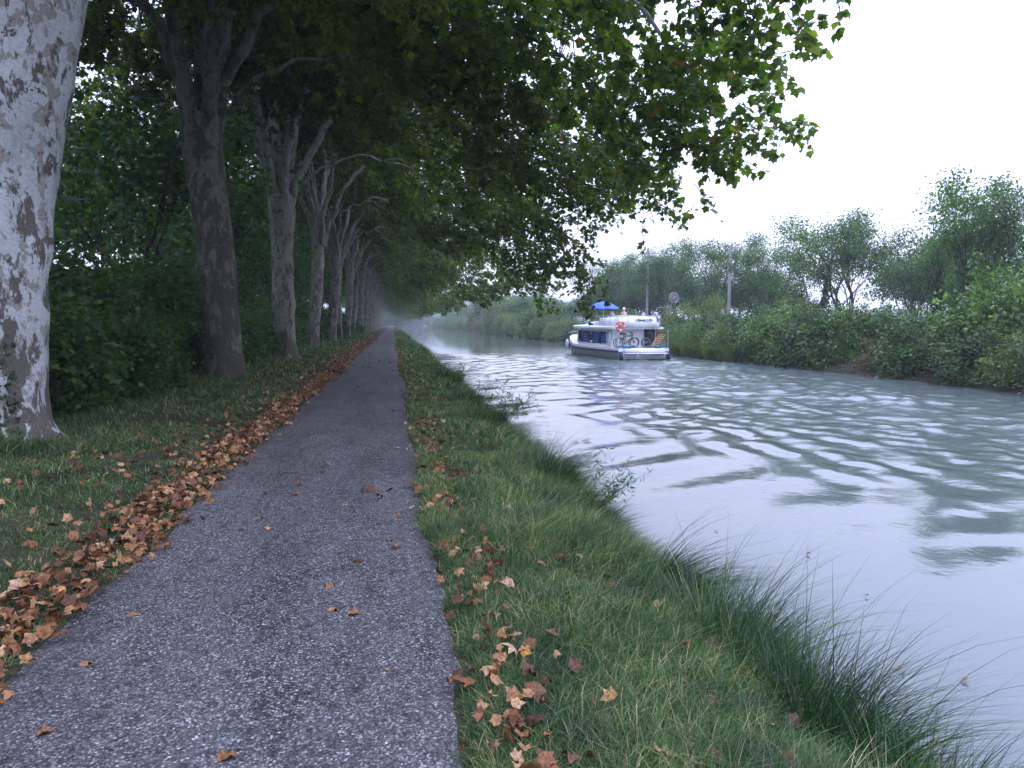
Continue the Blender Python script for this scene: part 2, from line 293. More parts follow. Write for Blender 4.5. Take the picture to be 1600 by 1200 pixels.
def wave(x, y):
    P = np.stack([x, y], -1); ph = VN(21, 10, .22, 2)(P); am = VN(22, 10, .28, 2)(P); ph2 = VN(23, 10, .5, 2)(P)
    ss = lambda a, lo, hi: np.clip((a - lo) / (hi - lo), 0, 1) ** 2 * (3 - 2 * np.clip((a - lo) / (hi - lo), 0, 1))
    # diverging wake on the towpath side of the boat's track, crossed by the swell thrown back from the banks
    busy = ss(x - (5.2 - .28 * np.clip(y - 10, 0, 30)), -.8, 2.6) * (1 - ss(y, 46, 58)); k = 2 * math.pi / 1.35
    t1 = np.sin(k * (.80 * x - .60 * y) + 1.6 * ph + 1.2 * ph2 + .8 * VN(32, 12, 1.1, 2)(P)); a1 = .014 * busy * (1 - .5 * ss(x, 9, 15)) * np.clip(.7 + .6 * am, 0, 2)
    k2 = 2 * math.pi / 1.9; t2 = np.sin(k2 * (.22 * x - .97 * y) + 2.2 * ph2 + ph); a2 = .010 * busy * np.clip(.6 + .6 * VN(25, 10, .4, 2)(P), 0, 2)
    k3 = 2 * math.pi / .95; t3 = np.sin(k3 * (.95 * x - .30 * y) + 1.8 * ph + 1.4 * ph2 + .9 * VN(33, 12, 1.3, 2)(P)); a3 = .010 * busy * np.clip(.7 + .6 * VN(26, 10, .5, 2)(P), 0, 2)
    h5 = 0; r5 = np.random.RandomState(9)
    for i in range(18):
        th = -.32 + r5.normal() * .45; lam = r5.uniform(.38, .8); kk = 2 * math.pi / lam; h5 = h5 + lam * np.sin(kk * (math.cos(th) * x + math.sin(th) * y) + r5.uniform(0, 6.3) + 1.2 * ph2 + ph)
    h5 = h5 / 18 ** .5 * .010 * busy * ss(x, 4.5, 8) * (1 - ss(y, 36, 50)) * np.clip(.6 + .7 * VN(31, 12, .6, 2)(P), 0, 1.6)
    k4 = 2 * math.pi / 1.5; edge_ = ss(y, 4, 12) * (1 - ss(y, 44, 56)) * (1 - busy)
    t1 = t1 + edge_ * 0; a4 = .010 * edge_ * np.clip(.2 + .8 * VN(28, 10, .45, 2)(P), 0, 2); t4 = np.sin(k4 * (.55 * x - .84 * y) + 2 * ph + ph2)
    # chop in the churned track
    h = 0
    r = np.random.RandomState(5)
    for i in range(34):
        th = r.uniform(-1.0, 1.0) + (math.pi / 2 if i % 2 else -.3); lam = r.uniform(.45, 1.7); kk = 2 * math.pi / lam
        h = h + lam * np.sin(kk * (math.cos(th) * x + math.sin(th) * y) + r.uniform(0, 6.3) + .6 * ph2)
    track = .6 * busy * ss(x, 4.5, 7) + .65 * ss(x, 7.5, 14) * (1 - .5 * ss(x, 18.5, 20)) * (1 - ss(y, 44, 47) * (1 - .25))
    h = h / 34 ** .5 * .0135 * track * (.8 + .3 * VN(27, 10, .7, 2)(P))
    # small foam-like heap at the stern and bow wave
    st = .05 * np.exp(-((x - 15.9) / 1.5) ** 2 - ((y - 43.6) / 1.2) ** 2) * VN(29, 14, 5, 2)(P)
    return h5 + a4 * t4 + a1 * t1 + a2 * t2 + a3 * t3 + h + st
ys = lin((-12, 2, 40), (2, 16, 300), (16, 34, 300), (34, 64, 260), (64, 110, 160), (110, 260, 120), (260, 900, 50)); xs = lin((1.3, 20.6, 380),)
xs = np.append(xs, 20.6)
X, Y = np.meshgrid(xs, ys, indexing='ij'); Z = ZW + wave(X, Y) * (1 - np.clip((Y - 56) / 30, 0, 1) * .93)
tag(MB().add(np.stack([X, Y, Z], -1), grid_faces(len(xs), len(ys))[:, ::-1]).build('canal_water', M['water'], smooth=True), kind='structure')
# distant wooded ridges
def ridge(cx, cy, lx, ly, h, seed):
    u = np.linspace(-1, 1, 90); v = np.linspace(-1, 1, 30); U, V = np.meshgrid(u, v, indexing='ij')
    z = h * np.clip(1 - U ** 2, 0, 1) ** .8 * np.clip(1 - V ** 2, 0, 1) ** .7
    P = np.stack([U * lx, V * ly], -1)
    z = z * (1 + .12 * VN(seed, 12, .02, 2)(P)) + .9 * VN(seed + 1, 16, .25, 2)(P) * (z > 1) - 1
    tag(MB().add(np.stack([cx + U * lx, cy + V * ly, z], -1), grid_faces(90, 30)[:, ::-1]).build('hills', M['hill'], smooth=True), kind='structure')
ridge(130, 900, 260, 90, 34, 41); ridge(60, 620, 90, 40, 14, 47); ridge(420, 430, 160, 60, 15, 43)

# ---------------------------------------------------------------- leaf shapes
SH = {
 'plane': (np.array([[0, .36, .07], [0, .0, 0], [.36, .06, -.05], [.33, .24, .03], [.56, .47, -.07], [.29, .60, .03], [0, 1, -.10], [-.27, .62, .03], [-.54, .50, -.07], [-.34, .27, .03], [-.38, .03, -.05]]),
           [[0, i, i + 1] for i in range(1, 10)] + [[0, 10, 1]]),
 'star': (np.array([[0, 0, 0], [.52, .30, -.05], [.22, .5, .03], [0, 1, -.08], [-.22, .5, .03], [-.52, .30, -.05]]), [[0, 1, 2], [0, 2, 4], [2, 3, 4], [0, 4, 5]]),
 'oval': (np.array([[0, 0, 0], [.33, .5, .04], [0, 1, 0], [-.33, .5, .04]]), [[0, 1, 2], [0, 2, 3]]),
 'lance': (np.array([[0, 0, 0], [.10, .4, .02], [0, 1, 0], [-.10, .4, .02]]), [[0, 1, 2], [0, 2, 3]]),
}
def leaves(mb, P, T, Nn, size, shape, mat=0, curl=None):
    s, f = SH[shape]; f = np.array(f); n = len(P); T = norm(T); B = norm(np.cross(T, Nn)); Nn = np.cross(B, T)
    size = np.broadcast_to(size, (n,))[:, None, None]
    zc = s[None, :, 2, None] * (1 if curl is None else curl[:, None, None])
    V = P[:, None] + size * (s[None, :, 0, None] * B[:, None] + s[None, :, 1, None] * T[:, None] + zc * Nn[:, None])
    F = f[None] + (np.arange(n) * len(s))[:, None, None]
    mb.add(V.reshape(-1, 3), F.reshape(-1, 3), mat)
def sprays(mb, A, D, nl, length, size, shape, r, twig_mat=1, droop=.5, twigs=True, mat=0):
    """A anchors, D directions: drooping twigs carrying alternate leaves"""
    n = len(A); D = norm(D); L = length * r.uniform(.7, 1.3, (n, 1))
    end = A + D * L; end[:, 2] -= droop * L[:, 0] * r.uniform(.3, 1, n); mid = (A + end) / 2; mid[:, 2] += .12 * L[:, 0]
    if twigs:
        V = []; 
        e = norm(end - A); s = norm(np.cross(e, [0, 0, 1.])); t = np.cross(e, s); w = .006
        ring = lambda c, k: np.stack([c + s * w * k, c - s * w * k * .5 + t * w * k, c - s * w * k * .5 - t * w * k], 1)
        V = np.stack([ring(A, 1.6), ring(mid, 1.2), ring(end, .6)], 1).reshape(n, 9, 3)
        f = grid_faces(3, 3, True); mb.add(V.reshape(-1, 3), (f[None] + (np.arange(n) * 9)[:, None, None]).reshape(-1, 4), twig_mat)
    u = r.uniform(.15, 1.05, (n, nl, 1)); P = (1 - u) ** 2 * A[:, None] + 2 * u * (1 - u) * mid[:, None] + u ** 2 * end[:, None]
    side = r.normal(size=(n, nl, 3)); P = P + side * .06 * length
    T = D[:, None] * .5 + side * .8; T[..., 2] -= .55
    Nn = r.normal(size=(n, nl, 3)) * .55; Nn[..., 2] += 1
    sz = size * r.uniform(.6, 1.2, n * nl)
    leaves(mb, P.reshape(-1, 3), T.reshape(-1, 3), Nn.reshape(-1, 3), sz, shape, mat, curl=r.uniform(-.5, 2.5, n * nl))

def bez(a, b, c, n): t = np.linspace(0, 1, n)[:, None]; return (1 - t) ** 2 * a + 2 * t * (1 - t) * b + t * t * c
# ---------------------------------------------------------------- plane trees
def plane_tree(seed, rbase, fork, lean, bark_m, nspray, shape, low=2.8, boughs=(), Rxp=12.0, Rxm=9.5, Ry=8.6, size=.150, knobs=6, nl=15, cut=None):
    r = np.random.RandomState(seed); root = empty('plane_tree'); tb = MB(); cb = MB()
    nz, na = 70, 40; zz = np.linspace(0, 1, nz) ** 1.15; z = -.35 + zz * (fork + .35); hh = np.clip(z, 0, None)
    rr = rbase * (1 + .32 * np.exp(-hh / .30) + .14 * np.exp(-((z - fork) / 1.6) ** 2) * 1.4 - .10 * np.clip(hh / fork, 0, 1))
    wob = VN(seed, 8, .8, 1)
    pts = np.stack([lean[0] * (hh / fork) ** 1.3 + .05 * wob(z[:, None]), lean[1] * hh / fork + .05 * wob(z[:, None] + 30), z], 1)
    a = np.linspace(0, 2 * math.pi, na, endpoint=False)
    Ag, Zg = np.meshgrid(a, z); P3 = np.stack([np.cos(Ag) * 1.3, np.sin(Ag) * 1.3, Zg * .7], -1)
    bm = 1 + .055 * VN(seed + 1, 14, 1.3)(P3) + .018 * VN(seed + 2, 14, 5)(P3) + np.exp(-np.clip(Zg, 0, 9) / .3)[..., ] * .09 * np.sin(4 * Ag + seed)
    for i in range(knobs):
        ka, kz = r.uniform(0, 6.28), r.uniform(1, fork - 1); bm += r.uniform(.08, .17) * np.exp(-(((Ag - ka + math.pi) % (2 * math.pi) - math.pi) / .35) ** 2 - ((Zg - kz) / .28) ** 2)
    tube(tb, pts, rr, na, bump=bm)
    top = pts[-1]; nodes = []
    def limb(p0, p1, p2, r0, r1, n=14):
        p = bez(np.array(p0), np.array(p1), np.array(p2), n); p[2:-1] += r.normal(size=(n - 3, 3)) * .10
        q = np.linspace(0, 1, n); tube(tb, p, r0 + (r1 - r0) * q ** .8, 9 if r0 > .1 else 5, bump=1 + .06 * r.normal(size=(n, 9 if r0 > .1 else 5))); return p
    R_ = lambda az: 1 / math.sqrt((math.cos(az) / (Rxp if math.cos(az) > 0 else Rxm)) ** 2 + (math.sin(az) / Ry) ** 2)
    azs = [rad(x) for x in (5, -48, 58, 112, 178, 242)]
    mains = []
    for i, az in enumerate(azs):
        az += r.normal() * .15; Rr = R_(az); st = top + [0.25 * math.cos(az), .25 * math.sin(az), -.9 + r.uniform(-.4, .3)]
        rise = r.uniform(7, 9.5); zend = r.uniform(11.5, 14.5)
        e = np.array([math.cos(az) * Rr * .8, math.sin(az) * Rr * .8, zend]); c = st + [math.cos(az) * Rr * .16, math.sin(az) * Rr * .16, rise]
        mains.append((limb(st, c, e, rbase * .42, .055, 20), az))
    for i in range(4):   # upright leaders
        az = r.uniform(0, 6.28); e = top + [math.cos(az) * 3.2, math.sin(az) * 3, r.uniform(8, 12)]
        mains.append((limb(top - [0, 0, .8], top + [math.cos(az) * .9, math.sin(az) * .9, 4.5], e, rbase * .36, .05, 16), az))
    for p, az in mains:
        nodes += list(p[4:])
        for j in range(8):
            k = r.randint(10, len(p) - 1); b = p[k]; a2 = az + r.choice([-1, 1]) * r.uniform(.35, 1.3)
            ln = r.uniform(2.4, 5); dz = r.uniform(-2.4, 1.6); e = b + [math.cos(a2) * ln, math.sin(a2) * ln, dz]
            q = limb(b, b + [math.cos(a2) * ln * .5, math.sin(a2) * ln * .5, abs(dz) * .5 + .5], e, .075, .018, 9); nodes += list(q[2:])
    # arching low branch over the path towards the canal
    e = np.array([Rxp * .86, 1.0 * r.normal(), 6.2]); q = limb(top - [0, 0, .6], top + [3.2, 0, 4.6], e, rbase * .17, .03, 22); nodes += list(q[4:])
    for j in range(9):
        k = r.randint(8, 21); b = q[k]; e = b + [r.uniform(.4, 2.2), r.choice([-1, 1]) * r.uniform(.8, 3), r.uniform(-1.8, .6)]
        s = limb(b, (b + e) / 2 + [0, 0, .5], e, .04, .012, 8); nodes += list(s)
    # anchors through the crown's shell and, thinner, its volume
    n = nspray; P = []; 
    az = r.uniform(0, 2 * math.pi, n * 3); u = r.uniform(0, 1, n * 3) ** .62; Rr = np.array([R_(x) for x in az]) * (1 + .10 * VN(seed + 5, 10, 2.2, 2)(np.stack([np.cos(az), np.sin(az)], -1)))
    x = np.cos(az) * Rr * u; y = np.sin(az) * Rr * u
    ux = np.maximum(np.abs(x) / np.where(x > 0, Rxp, Rxm), .3 * u); lo = np.where(x > 0, np.interp(ux, [0, .15, .27, .4, .52, .65, .82, .93, 1.03], [14.5, 13.5, 11, 9.0, 7.6, 6.3, 4.9 + .3 * (low - 3), low + .8, low - .3]), np.interp(ux, [0, .2, .4, .7, 1], [14.5, 13.5, 10.5, 8.6, 7.4]))
    lo = lo + .8 * VN(seed + 6, 12, .7, 2)(np.stack([x, y], -1)) * (.4 + .7 * ux)
    hi = 22 - 12 * u ** 2.6; t = r.uniform(0, 1, n * 3); mode = r.uniform(0, 1, n * 3)
    zz = np.where(mode < .68, lo + (hi - lo) * t ** 2 * .4, np.where(mode < .78, hi - 1.5 * t, lo + (hi - lo) * t))
    P = np.stack([x, y, zz], 1); keep = (VN(seed + 7, 16, 1.15)(P) > -1.05) & ((x > -4) | (r.uniform(size=n * 3) < .42)); P = P[keep]; P = P[:n] if cut is None else P[(P[:, 0] < .70 * (P[:, 1] + cut[0]) + cut[1]) & ((P[:, 0] < 4) | (P[:, 2] > 4.8 + .42 * np.clip(2.2 - P[:, 1], 0, 9)))][:n]
    D = np.stack([P[:, 0], P[:, 1], np.zeros(len(P))], 1); D = norm(D) + r.normal(size=D.shape) * .6; D[:, 2] = r.normal(size=len(P)) * .25
    for (bx, by, bz) in boughs:
        tip = np.array([bx, by, bz]); m = 34; tt = r.uniform(0, 1, m) ** .8; base = tip + [-2.6, r.normal() * .8, 2.6]
        q = bez(base, tip + [-.5, 0, 2.0], tip, 12); tube(cb, q, np.linspace(.035, .008, 12), 5, 1); nodes += list(q)
        pp = (1 - tt[:, None]) ** 2 * base + 2 * tt[:, None] * (1 - tt[:, None]) * (tip + [-.5, 0, 2.0]) + tt[:, None] ** 2 * tip + r.normal(size=(m, 3)) * [.35, .35, .22]
        P = np.vstack([P, pp]); D = np.vstack([D, r.normal(size=(m, 3)) * .7 + [.3, 0, -.3]])
    sprays(cb, P, D, nl, .62, size, shape, r, droop=.55)
    kd = KDTree(len(nodes)); 
    for i, nd in enumerate(nodes): kd.insert(nd, i)
    kd.balance(); sub = r.choice(len(P), min(len(P), 1300), replace=False)
    for i in sub:
        co, _, dist = kd.find(P[i])
        if .3 < dist < 3.2:
            co = np.array(co); mid = (co + P[i]) / 2 + [0, 0, .25]; tube(cb, bez(co, mid, P[i], 5), np.linspace(.016, .006, 5), 3, 1)
    trunk = tb.build('trunk', bark_m, root, smooth=True); crown = cb.build('crown', [M['plane_leaf'], M['twig']], root)
    return root
def ivy_patch(parent, r0, z0, z1, n, seed, arc=(0, 6.28), size=.09, sz=.12, off=0.0):
    r = np.random.RandomState(seed); a = r.uniform(*arc, n); z = z0 + (z1 - z0) * r.uniform(0, 1, n) ** 1.2
    rr = r0 * (1 + .25 * np.exp(-z / .4)) + r.uniform(.0, sz, n) + off
    P = np.stack([np.cos(a) * rr, np.sin(a) * rr, z], 1); out = np.stack([np.cos(a), np.sin(a), np.full(n, .4)], 1)
    T = r.normal(size=(n, 3)) * .6; T[:, 2] -= .6
    mb = MB(); leaves(mb, P, T, out + r.normal(size=(n, 3)) * .35, size * r.uniform(.6, 1.3, n), 'star')
    return mb.build('ivy', M['ivy_leaf'], parent)
GP = 'row of plane trees along the left side of the path'
def rel(x0, y0, pts): return [(a - x0, b - y0, c) for a, b, c in pts]
t1 = plane_tree(101, .64, 8.0, (.95, .3), M['bark_pale'], 8200, 'plane', low=4.6, nl=20, size=.165, boughs=rel(-5.55, 11.0, [(6.2, 14.2, 4.7), (6.0, 11.2, 5.9), (6.4, 10.2, 6.9), (5.2, 15.0, 4.9), (6.3, 17.0, 4.8)]), knobs=9, cut=(11.0, 5.2))
t1.location = (-5.55, 11.0, .05); ivy_patch(t1, .66, .0, 1.6, 260, 5, (4.9, 5.6), .07, .05)
tag(t1, 'nearest plane tree at the left edge, thick white trunk flaking in brown patches', 'tree', GP)
t2 = plane_tree(202, .53, 7.6, (-.45, .2), M['bark_brown'], 8200, 'plane', low=5.3, nl=19, boughs=rel(-4.95, 22.3, [(6.9, 18.5, 4.3), (7.0, 24.9, 2.45), (7.1, 26.3, 3.3), (6.6, 30.2, 2.3), (6.3, 29.2, 3.4)]), knobs=7)
t2.location = (-4.95, 22.3, .05); tag(t2, 'dark brown barked plane tree standing second in the row from the camera', 'tree', GP)
t3 = plane_tree(303, .50, 7.4, (-.1, .1), M['bark_grey'], 5600, 'star', low=6.1, boughs=rel(-4.9, 34.2, [(6.8, 39, 3.4)]), knobs=7, size=.22)
t3.location = (-4.9, 34.2, .05); tag(t3, 'third plane tree in the row, mottled grey green trunk forking into pale limbs', 'tree', GP)
t4 = plane_tree(404, .40, 7.8, (.5, 0), M['bark_grey'], 5200, 'star', low=4.7, knobs=8, size=.23, nl=14)
t4.location = (-5.0, 47.5, .05); tag(t4, 'fourth plane tree in the row, slimmer trunk with pale lower half', 'tree', GP)
ORD = ['fifth', 'sixth', 'seventh', 'eighth', 'ninth', 'tenth', 'eleventh', 'twelfth', 'thirteenth', 'fourteenth', 'fifteenth', 'sixteenth', 'seventeenth', 'eighteenth', 'nineteenth', 'twentieth']
y = 47.5
for i in range(24):
    y += 12.2 if i < 12 else 16
    src = (t4, t3, t4, t4)[i % 4]
    o = dup(src, (-5.05 + R.normal() * .12, y, .05), R.normal() * .12 + (0 if i % 2 else .1), (1, (-1 if i % 2 == 0 else 1), 1.0 + R.normal() * .04))
    if i < 16: tag(o, ORD[i] + ' plane tree from the camera in the row left of the path', 'tree', GP)
    else: tag(o, 'far plane tree of the row, trunk fading into haze at the end of the path', 'tree', GP)
for o, z1, n, s in ((t2, 3.4, 500, 31), (t3, 1.2, 200, 32)): ivy_patch(o, .60, 0, z1, n, s, (2.4, 4.4), .08, .1)

# ---------------------------------------------------------------- shrubs, small trees
def shrub(name, seed, rx, ry, h, n, size, shape, m, lobes=7, dense=1.0, stems=6, low=.05, spiky=0):
    r = np.random.RandomState(seed); mb = MB(); root = empty(name)
    cs = np.stack([r.uniform(-.55, .55, lobes) * rx, r.uniform(-.55, .55, lobes) * ry, r.uniform(.35, .72, lobes) * h], 1); cs[0] = (0, 0, h * .62)
    rs = r.uniform(.30, .60, lobes) * min(rx, ry, h * .8); k = r.randint(0, lobes, n)
    dv = norm(r.normal(size=(n, 3))); q = r.uniform(0, 1, n) ** .28; P = cs[k] + dv * (rs[k] * q)[:, None] * [1, 1, 1.05]
    P += r.normal(size=P.shape) * .07 * rx; keep = (VN(seed + 1, 14, 2.6 / rx)(P) > -.9) & (P[:, 2] > low); P = P[keep]; dv = dv[keep]
    skirt = r.uniform(0, 1, (n // 4, 1)); a = r.uniform(0, 6.28, n // 4); rr_ = (.75 + .2 * r.normal(size=n // 4) * .5)
    S = np.stack([np.cos(a) * rx * rr_, np.sin(a) * ry * rr_, skirt[:, 0] * h * .55], 1); P = np.vstack([P, S]); dv = np.vstack([dv, norm(S - [0, 0, h * .2])])
    T = dv + r.normal(size=P.shape) * .7; T[:, 2] -= .35; Nn = r.normal(size=P.shape) * .5 + dv * .7; Nn[:, 2] += .7
    leaves(mb, P, T, Nn, size * r.uniform(.6, 1.3, len(P)), shape, curl=r.uniform(0, 2, len(P)))
    if spiky:
        for i in range(spiky):
            a = r.uniform(0, 6.28); b = np.array([math.cos(a) * rx * .5, math.sin(a) * ry * .5, h * .5]); e = b + [math.cos(a) * .5, math.sin(a) * .5, r.uniform(.4, .75) * h]
            q = bez(b, (b + e) / 2 + [0, 0, .3], e, 8); t = r.uniform(.2, 1, 40); ii = (t * 7).astype(int).clip(0, 6)
            PP = q[ii] + r.normal(size=(40, 3)) * .09; leaves(mb, PP, r.normal(size=(40, 3)) + [0, 0, .2], r.normal(size=(40, 3)) + [0, 0, 1], size * r.uniform(.6, 1.1, 40), shape); tube(mb, q, np.linspace(.012, .004, 8), 3, 1)
    mb.build('foliage', [m, M['twig']], root)
    sb = MB()
    for i in range(stems):
        a = r.uniform(0, 6.28); e = np.array([math.cos(a) * rx * .5, math.sin(a) * ry * .5, h * .7]); tube(sb, bez(np.array([math.cos(a) * .1, math.sin(a) * .1, -.2]), e * [.3, .3, .6], e, 6), np.linspace(.03, .01, 6), 5)
    sb.build('stem', M['twig'], root, smooth=True)
    return root
def park(root): root.location = (0, 0, 0)
class Kind:    # the first placement moves the source itself, the rest are copies
    def __init__(s, srcs): s.s = srcs; s.used = [False] * len(srcs)
    def put(s, i, loc, rz, sc):
        i %= len(s.s)
        if not s.used[i]:
            o = s.s[i]; s.used[i] = True; o.location = loc; o.rotation_euler = (0, 0, rz); o.scale = sc; return o
        return dup(s.s[i], loc, rz, sc)
US = Kind([shrub('understory_shrub', 500 + i, 1.7, 1.7, 2.8, 9000, .15, 'star', M['shrub_leaf'], lobes=9, spiky=5) for i in range(3)])
k = 0
G1 = 'dark shrubs of the undergrowth behind the plane trees'
for row, (x0, y0, y1, st, hs) in enumerate([(-6.5, 9.5, 120, 2.1, .8), (-9.0, 8, 130, 2.5, 1.35), (-12.8, 7, 140, 3.6, 1.35)]):
    y = y0
    while y < y1:
        s = hs * R.uniform(.8, 1.15); x = x0 + R.normal() * .35; y += st * R.uniform(.75, 1.25)
        if row == 0 and min(abs(y - t) for t in (11, 22.3, 34.2, 47.5)) < 1.0: x -= .9
        o = US.put(k, (x, y, ground_z(x, y) - .1), R.uniform(0, 6.28), (s * 1.05, s * 1.05, s)); k += 1
        tag(o, ['dark green shrub in the front rank of undergrowth beside the plane trunks', 'taller dark shrub in the second rank of the undergrowth', 'tall dark shrub at the back of the undergrowth'][row], 'shrub', G1)

def branchy(name, seed, h, leaf, size, nl, spread=.55, stems=2, lean=.2, shape='oval', m=None, bm=None, crown_from=.35, per=30, cs=.55, rb=.16, ivy=0, dark=1):
    r = np.random.RandomState(seed); root = empty(name); tb = MB(); cb = MB(); tips = []
    def grow(p, dr, L, rad_, dep):
        n = 6; q = [p]; dd = dr.copy()
        for i in range(n - 1):
            dd = norm(dd + r.normal(size=3) * .13 + [0, 0, .04]); q.append(q[-1] + dd * L / (n - 1))
        q = np.array(q); tube(tb, q, np.linspace(rad_, rad_ * .62, n), 7 if rad_ > .05 else 4)
        if dep <= 1: tips.extend([q[-1], q[3]])
        if dep == 0: return
        for c in range(3 if dep > 1 else 3):
            kx = n - 1 if c == 0 else r.randint(2, n); a = norm(np.cross(dd, r.normal(size=3))); ang = (.25 if c == 0 else spread) * r.uniform(.7, 1.4)
            nd = norm(dd * math.cos(ang) + a * math.sin(ang) + [0, 0, .10]); grow(q[kx], nd, L * r.uniform(.55, .78), rad_ * (.62 if c == 0 else .48), dep - 1)
    for s in range(stems):
        a = r.uniform(0, 6.28); p = np.array([math.cos(a), math.sin(a), 0]) * .25 * (s > 0); p[2] = -.3
        dr = norm(np.array([math.cos(a) * lean, math.sin(a) * lean, 1.])); L = h * crown_from * r.uniform(.9, 1.15)
        grow(p, dr, L, rb * r.uniform(.8, 1.1), 4)
    tips = np.array(tips); tips = tips[tips[:, 2] > h * .28]; sc = h / max(tips[:, 2].max(), 1)
    idx = r.randint(0, len(tips), nl); offs = r.normal(size=(len(tips), 1)) * 0 + cs
    P = tips[idx] + r.normal(size=(nl, 3)) * [cs, cs, cs * .38]
    T = r.normal(size=P.shape); T[:, 2] -= .2; Nn = r.normal(size=P.shape) * .55; Nn[:, 2] += 1
    leaves(cb, P, T, Nn, size * r.uniform(.6, 1.3, nl), shape)
    for b_ in (tb, cb): b_.v = [v * sc for v in b_.v]
    t = tb.build('trunk', bm or M['locust_bark'], root, smooth=True); cb.build('crown', m or M['locust_leaf'], root)
    if ivy:
        n = ivy; z = r.uniform(0, h * .55, n); a = r.uniform(0, 6.28, n); c = np.interp(z, [0, h * .3, h * .55], [.45, .42, .15]) * r.uniform(.4, 1.1, n)
        V = tb.v[0].reshape(6, -1, 3).mean(1); cx = np.interp(z, V[:, 2], V[:, 0]); cyy = np.interp(z, V[:, 2], V[:, 1])
        P = np.stack([cx + np.cos(a) * c, cyy + np.sin(a) * c, z], 1); mb = MB(); leaves(mb, P, r.normal(size=P.shape) + [0, 0, -.6], np.stack([np.cos(a), np.sin(a), .5 + 0 * a], 1) + r.normal(size=P.shape) * .4, .15 * r.uniform(.6, 1.3, n), 'star'); mb.build('ivy', M['ivy_leaf'], root)
    return root
ST = Kind([branchy('woodland_tree', 730 + i, 9, None, .18, 3000, m=M['shrub_leaf'], shape='star', stems=1, cs=.75, rb=.11, crown_from=.3) for i in range(2)])
for i, (x, y, s) in enumerate([(-10.4, 20.5, 1.0), (-8.6, 29.5, 1.0), (-9.6, 38, 1.1), (-9.4, 52, 1.1), (-9.2, 65, 1.1)]):
    tag(ST.put(i, (x, y, -.2), i * 1.9, (s, s, s)), 'thin leafed tree just behind the plane row with the sky flickering through', 'tree', 'thin trees close behind the plane row')
BT = Kind([branchy('broadleaf_tree', 700 + i, 11, None, .22, 2800, m=M['shrub_leaf'], shape='star', stems=1, cs=1.0, rb=.15, crown_from=.3) for i in range(3)])
k = 0
for x0, st in ((-13, 10), (-19, 11)):
    y = (30 if x0 == -13 else 12)
    while y < 135:
        y += st * R.uniform(.8, 1.2); s = R.uniform(.85, 1.25)
        tag(BT.put(k, (x0 + R.normal() * .8, y, -.2), R.uniform(0, 6.28), (s, s, s * R.uniform(.9, 1.15))), 'slim dark tree in the wood behind the plane tree row', 'tree', 'woodland trees behind the towpath'); k += 1

for i, (x, y, s) in enumerate([(-14, 470, 4.2), (-6, 462, 3.6), (1.5, 466, 3.9), (8, 476, 3.3), (-24, 475, 4.6), (16, 500, 4.0), (-2, 490, 5.0), (24, 520, 4.4)]):
    tag(US.put(i, (x, y, -.6), i * 1.1, (s, s, s)), 'far hazy thicket closing the end of the towpath', 'thicket', 'thickets closing the end of the towpath')
# far bank ---------------------------------------------------------------
FB = [shrub('bank_bush', 600 + i, 1.9, 1.9, 2.4, 9500, .12, ('oval', 'star')[i % 2], M['bank_leaf'], lobes=11, spiky=12 + 8 * (i % 2)) for i in range(4)]
FB += [shrub('bank_bush', 640 + i, 1.8, 1.9, 2.3, 9000, .11, 'oval', M['willow_leaf'], lobes=8, spiky=7) for i in range(1)]
FB += [shrub('bank_bush', 655, 1.8, 1.7, 1.9, 7000, .10, 'oval', M['dry_leaf'], lobes=9, spiky=16)]
FK = Kind(FB); G2 = 'bushes crowding the far bank'
y = 13.0; k = 0
while y < 420:
    s = R.uniform(.7, 1.2) * (1 if y < 100 else 1.35); y += (1.75 if y < 60 else 2.4 if y < 140 else 5) * R.uniform(.8, 1.2); x = 21.3 + R.normal() * .2 + (.2 if y < 100 else .6)
    if 45 < y < 58: s *= .8
    ii = R.choice([0, 1, 2, 3, 0, 1, 2, 3, 4, 5]); o = FK.put(int(ii), (x, y, -.55 if ii != 4 else -.4), R.uniform(0, 6.28), (s, s * 1.05, s * R.uniform(.8, 1.25))); k += 1
    far = y > 75
    if ii == 4: lb = 'pale green bush at the far waterline ' + ('beyond the boat' if far else 'right of the boat')
    elif ii == 5: lb = 'dry olive brown bush at the far waterline ' + ('beyond the boat' if far else 'right of the boat')
    else: lb = 'mid green bush at the far waterline ' + ('beyond the boat' if far else 'right of the boat')
    tag(o, lb, 'bush', G2)
    if R.rand() < .55 and y > 20:
        s2 = s * R.uniform(.9, 1.15); o = FK.put(int(R.randint(0, 4)), (23.6 + R.normal() * .5, y + R.normal() * .5, .1), R.uniform(0, 6.28), (s2, s2, s2 * .85))
        tag(o, 'bush set back behind the front rank of the far bank ' + ('beyond the boat' if far else 'right of the boat'), 'bush', G2)
for x, y, s, zs, i, lb in [(23.8, 24.0, 1.35, 1.6, 1, 'tallest bank bush, rising at the right edge of the photo'), (23.2, 55.5, 1.35, 1.35, 4, 'rounded yellow green bush just right of the boat stern'), (23.4, 50.5, .75, 1.6, 4, 'narrow upright yellow green bush between the two utility poles and the reeds'),
                           (26, 44, 1.0, 1.5, 4, 'pale feathery bush in front of the leaning tree on the far bank'), (23.0, 150, 2.6, 3.3, 4, 'large light green willow bush on the far bank beyond the boat'), (24, 190, 2.6, 3.2, 1, 'dark rounded bush standing beyond the light green willow'), (23.5, 108, 1.6, 2.0, 0, 'bulky dark bush behind the hanging plane branches')]:
    tag(FK.put(i, (x, y, -.3), R.uniform(0, 6), (s, s, zs)), lb, 'bush', G2)
LT = Kind([branchy('locust_tree', 800 + i, 9.6, None, .17, 5200, lean=.1 + .22 * (i % 3 == 1), stems=(2, 2, 1, 3, 1, 1)[i], cs=.42, ivy=(2200 if i in (0, 4) else 0), rb=.11, spread=.42, crown_from=.42) for i in range(6)])
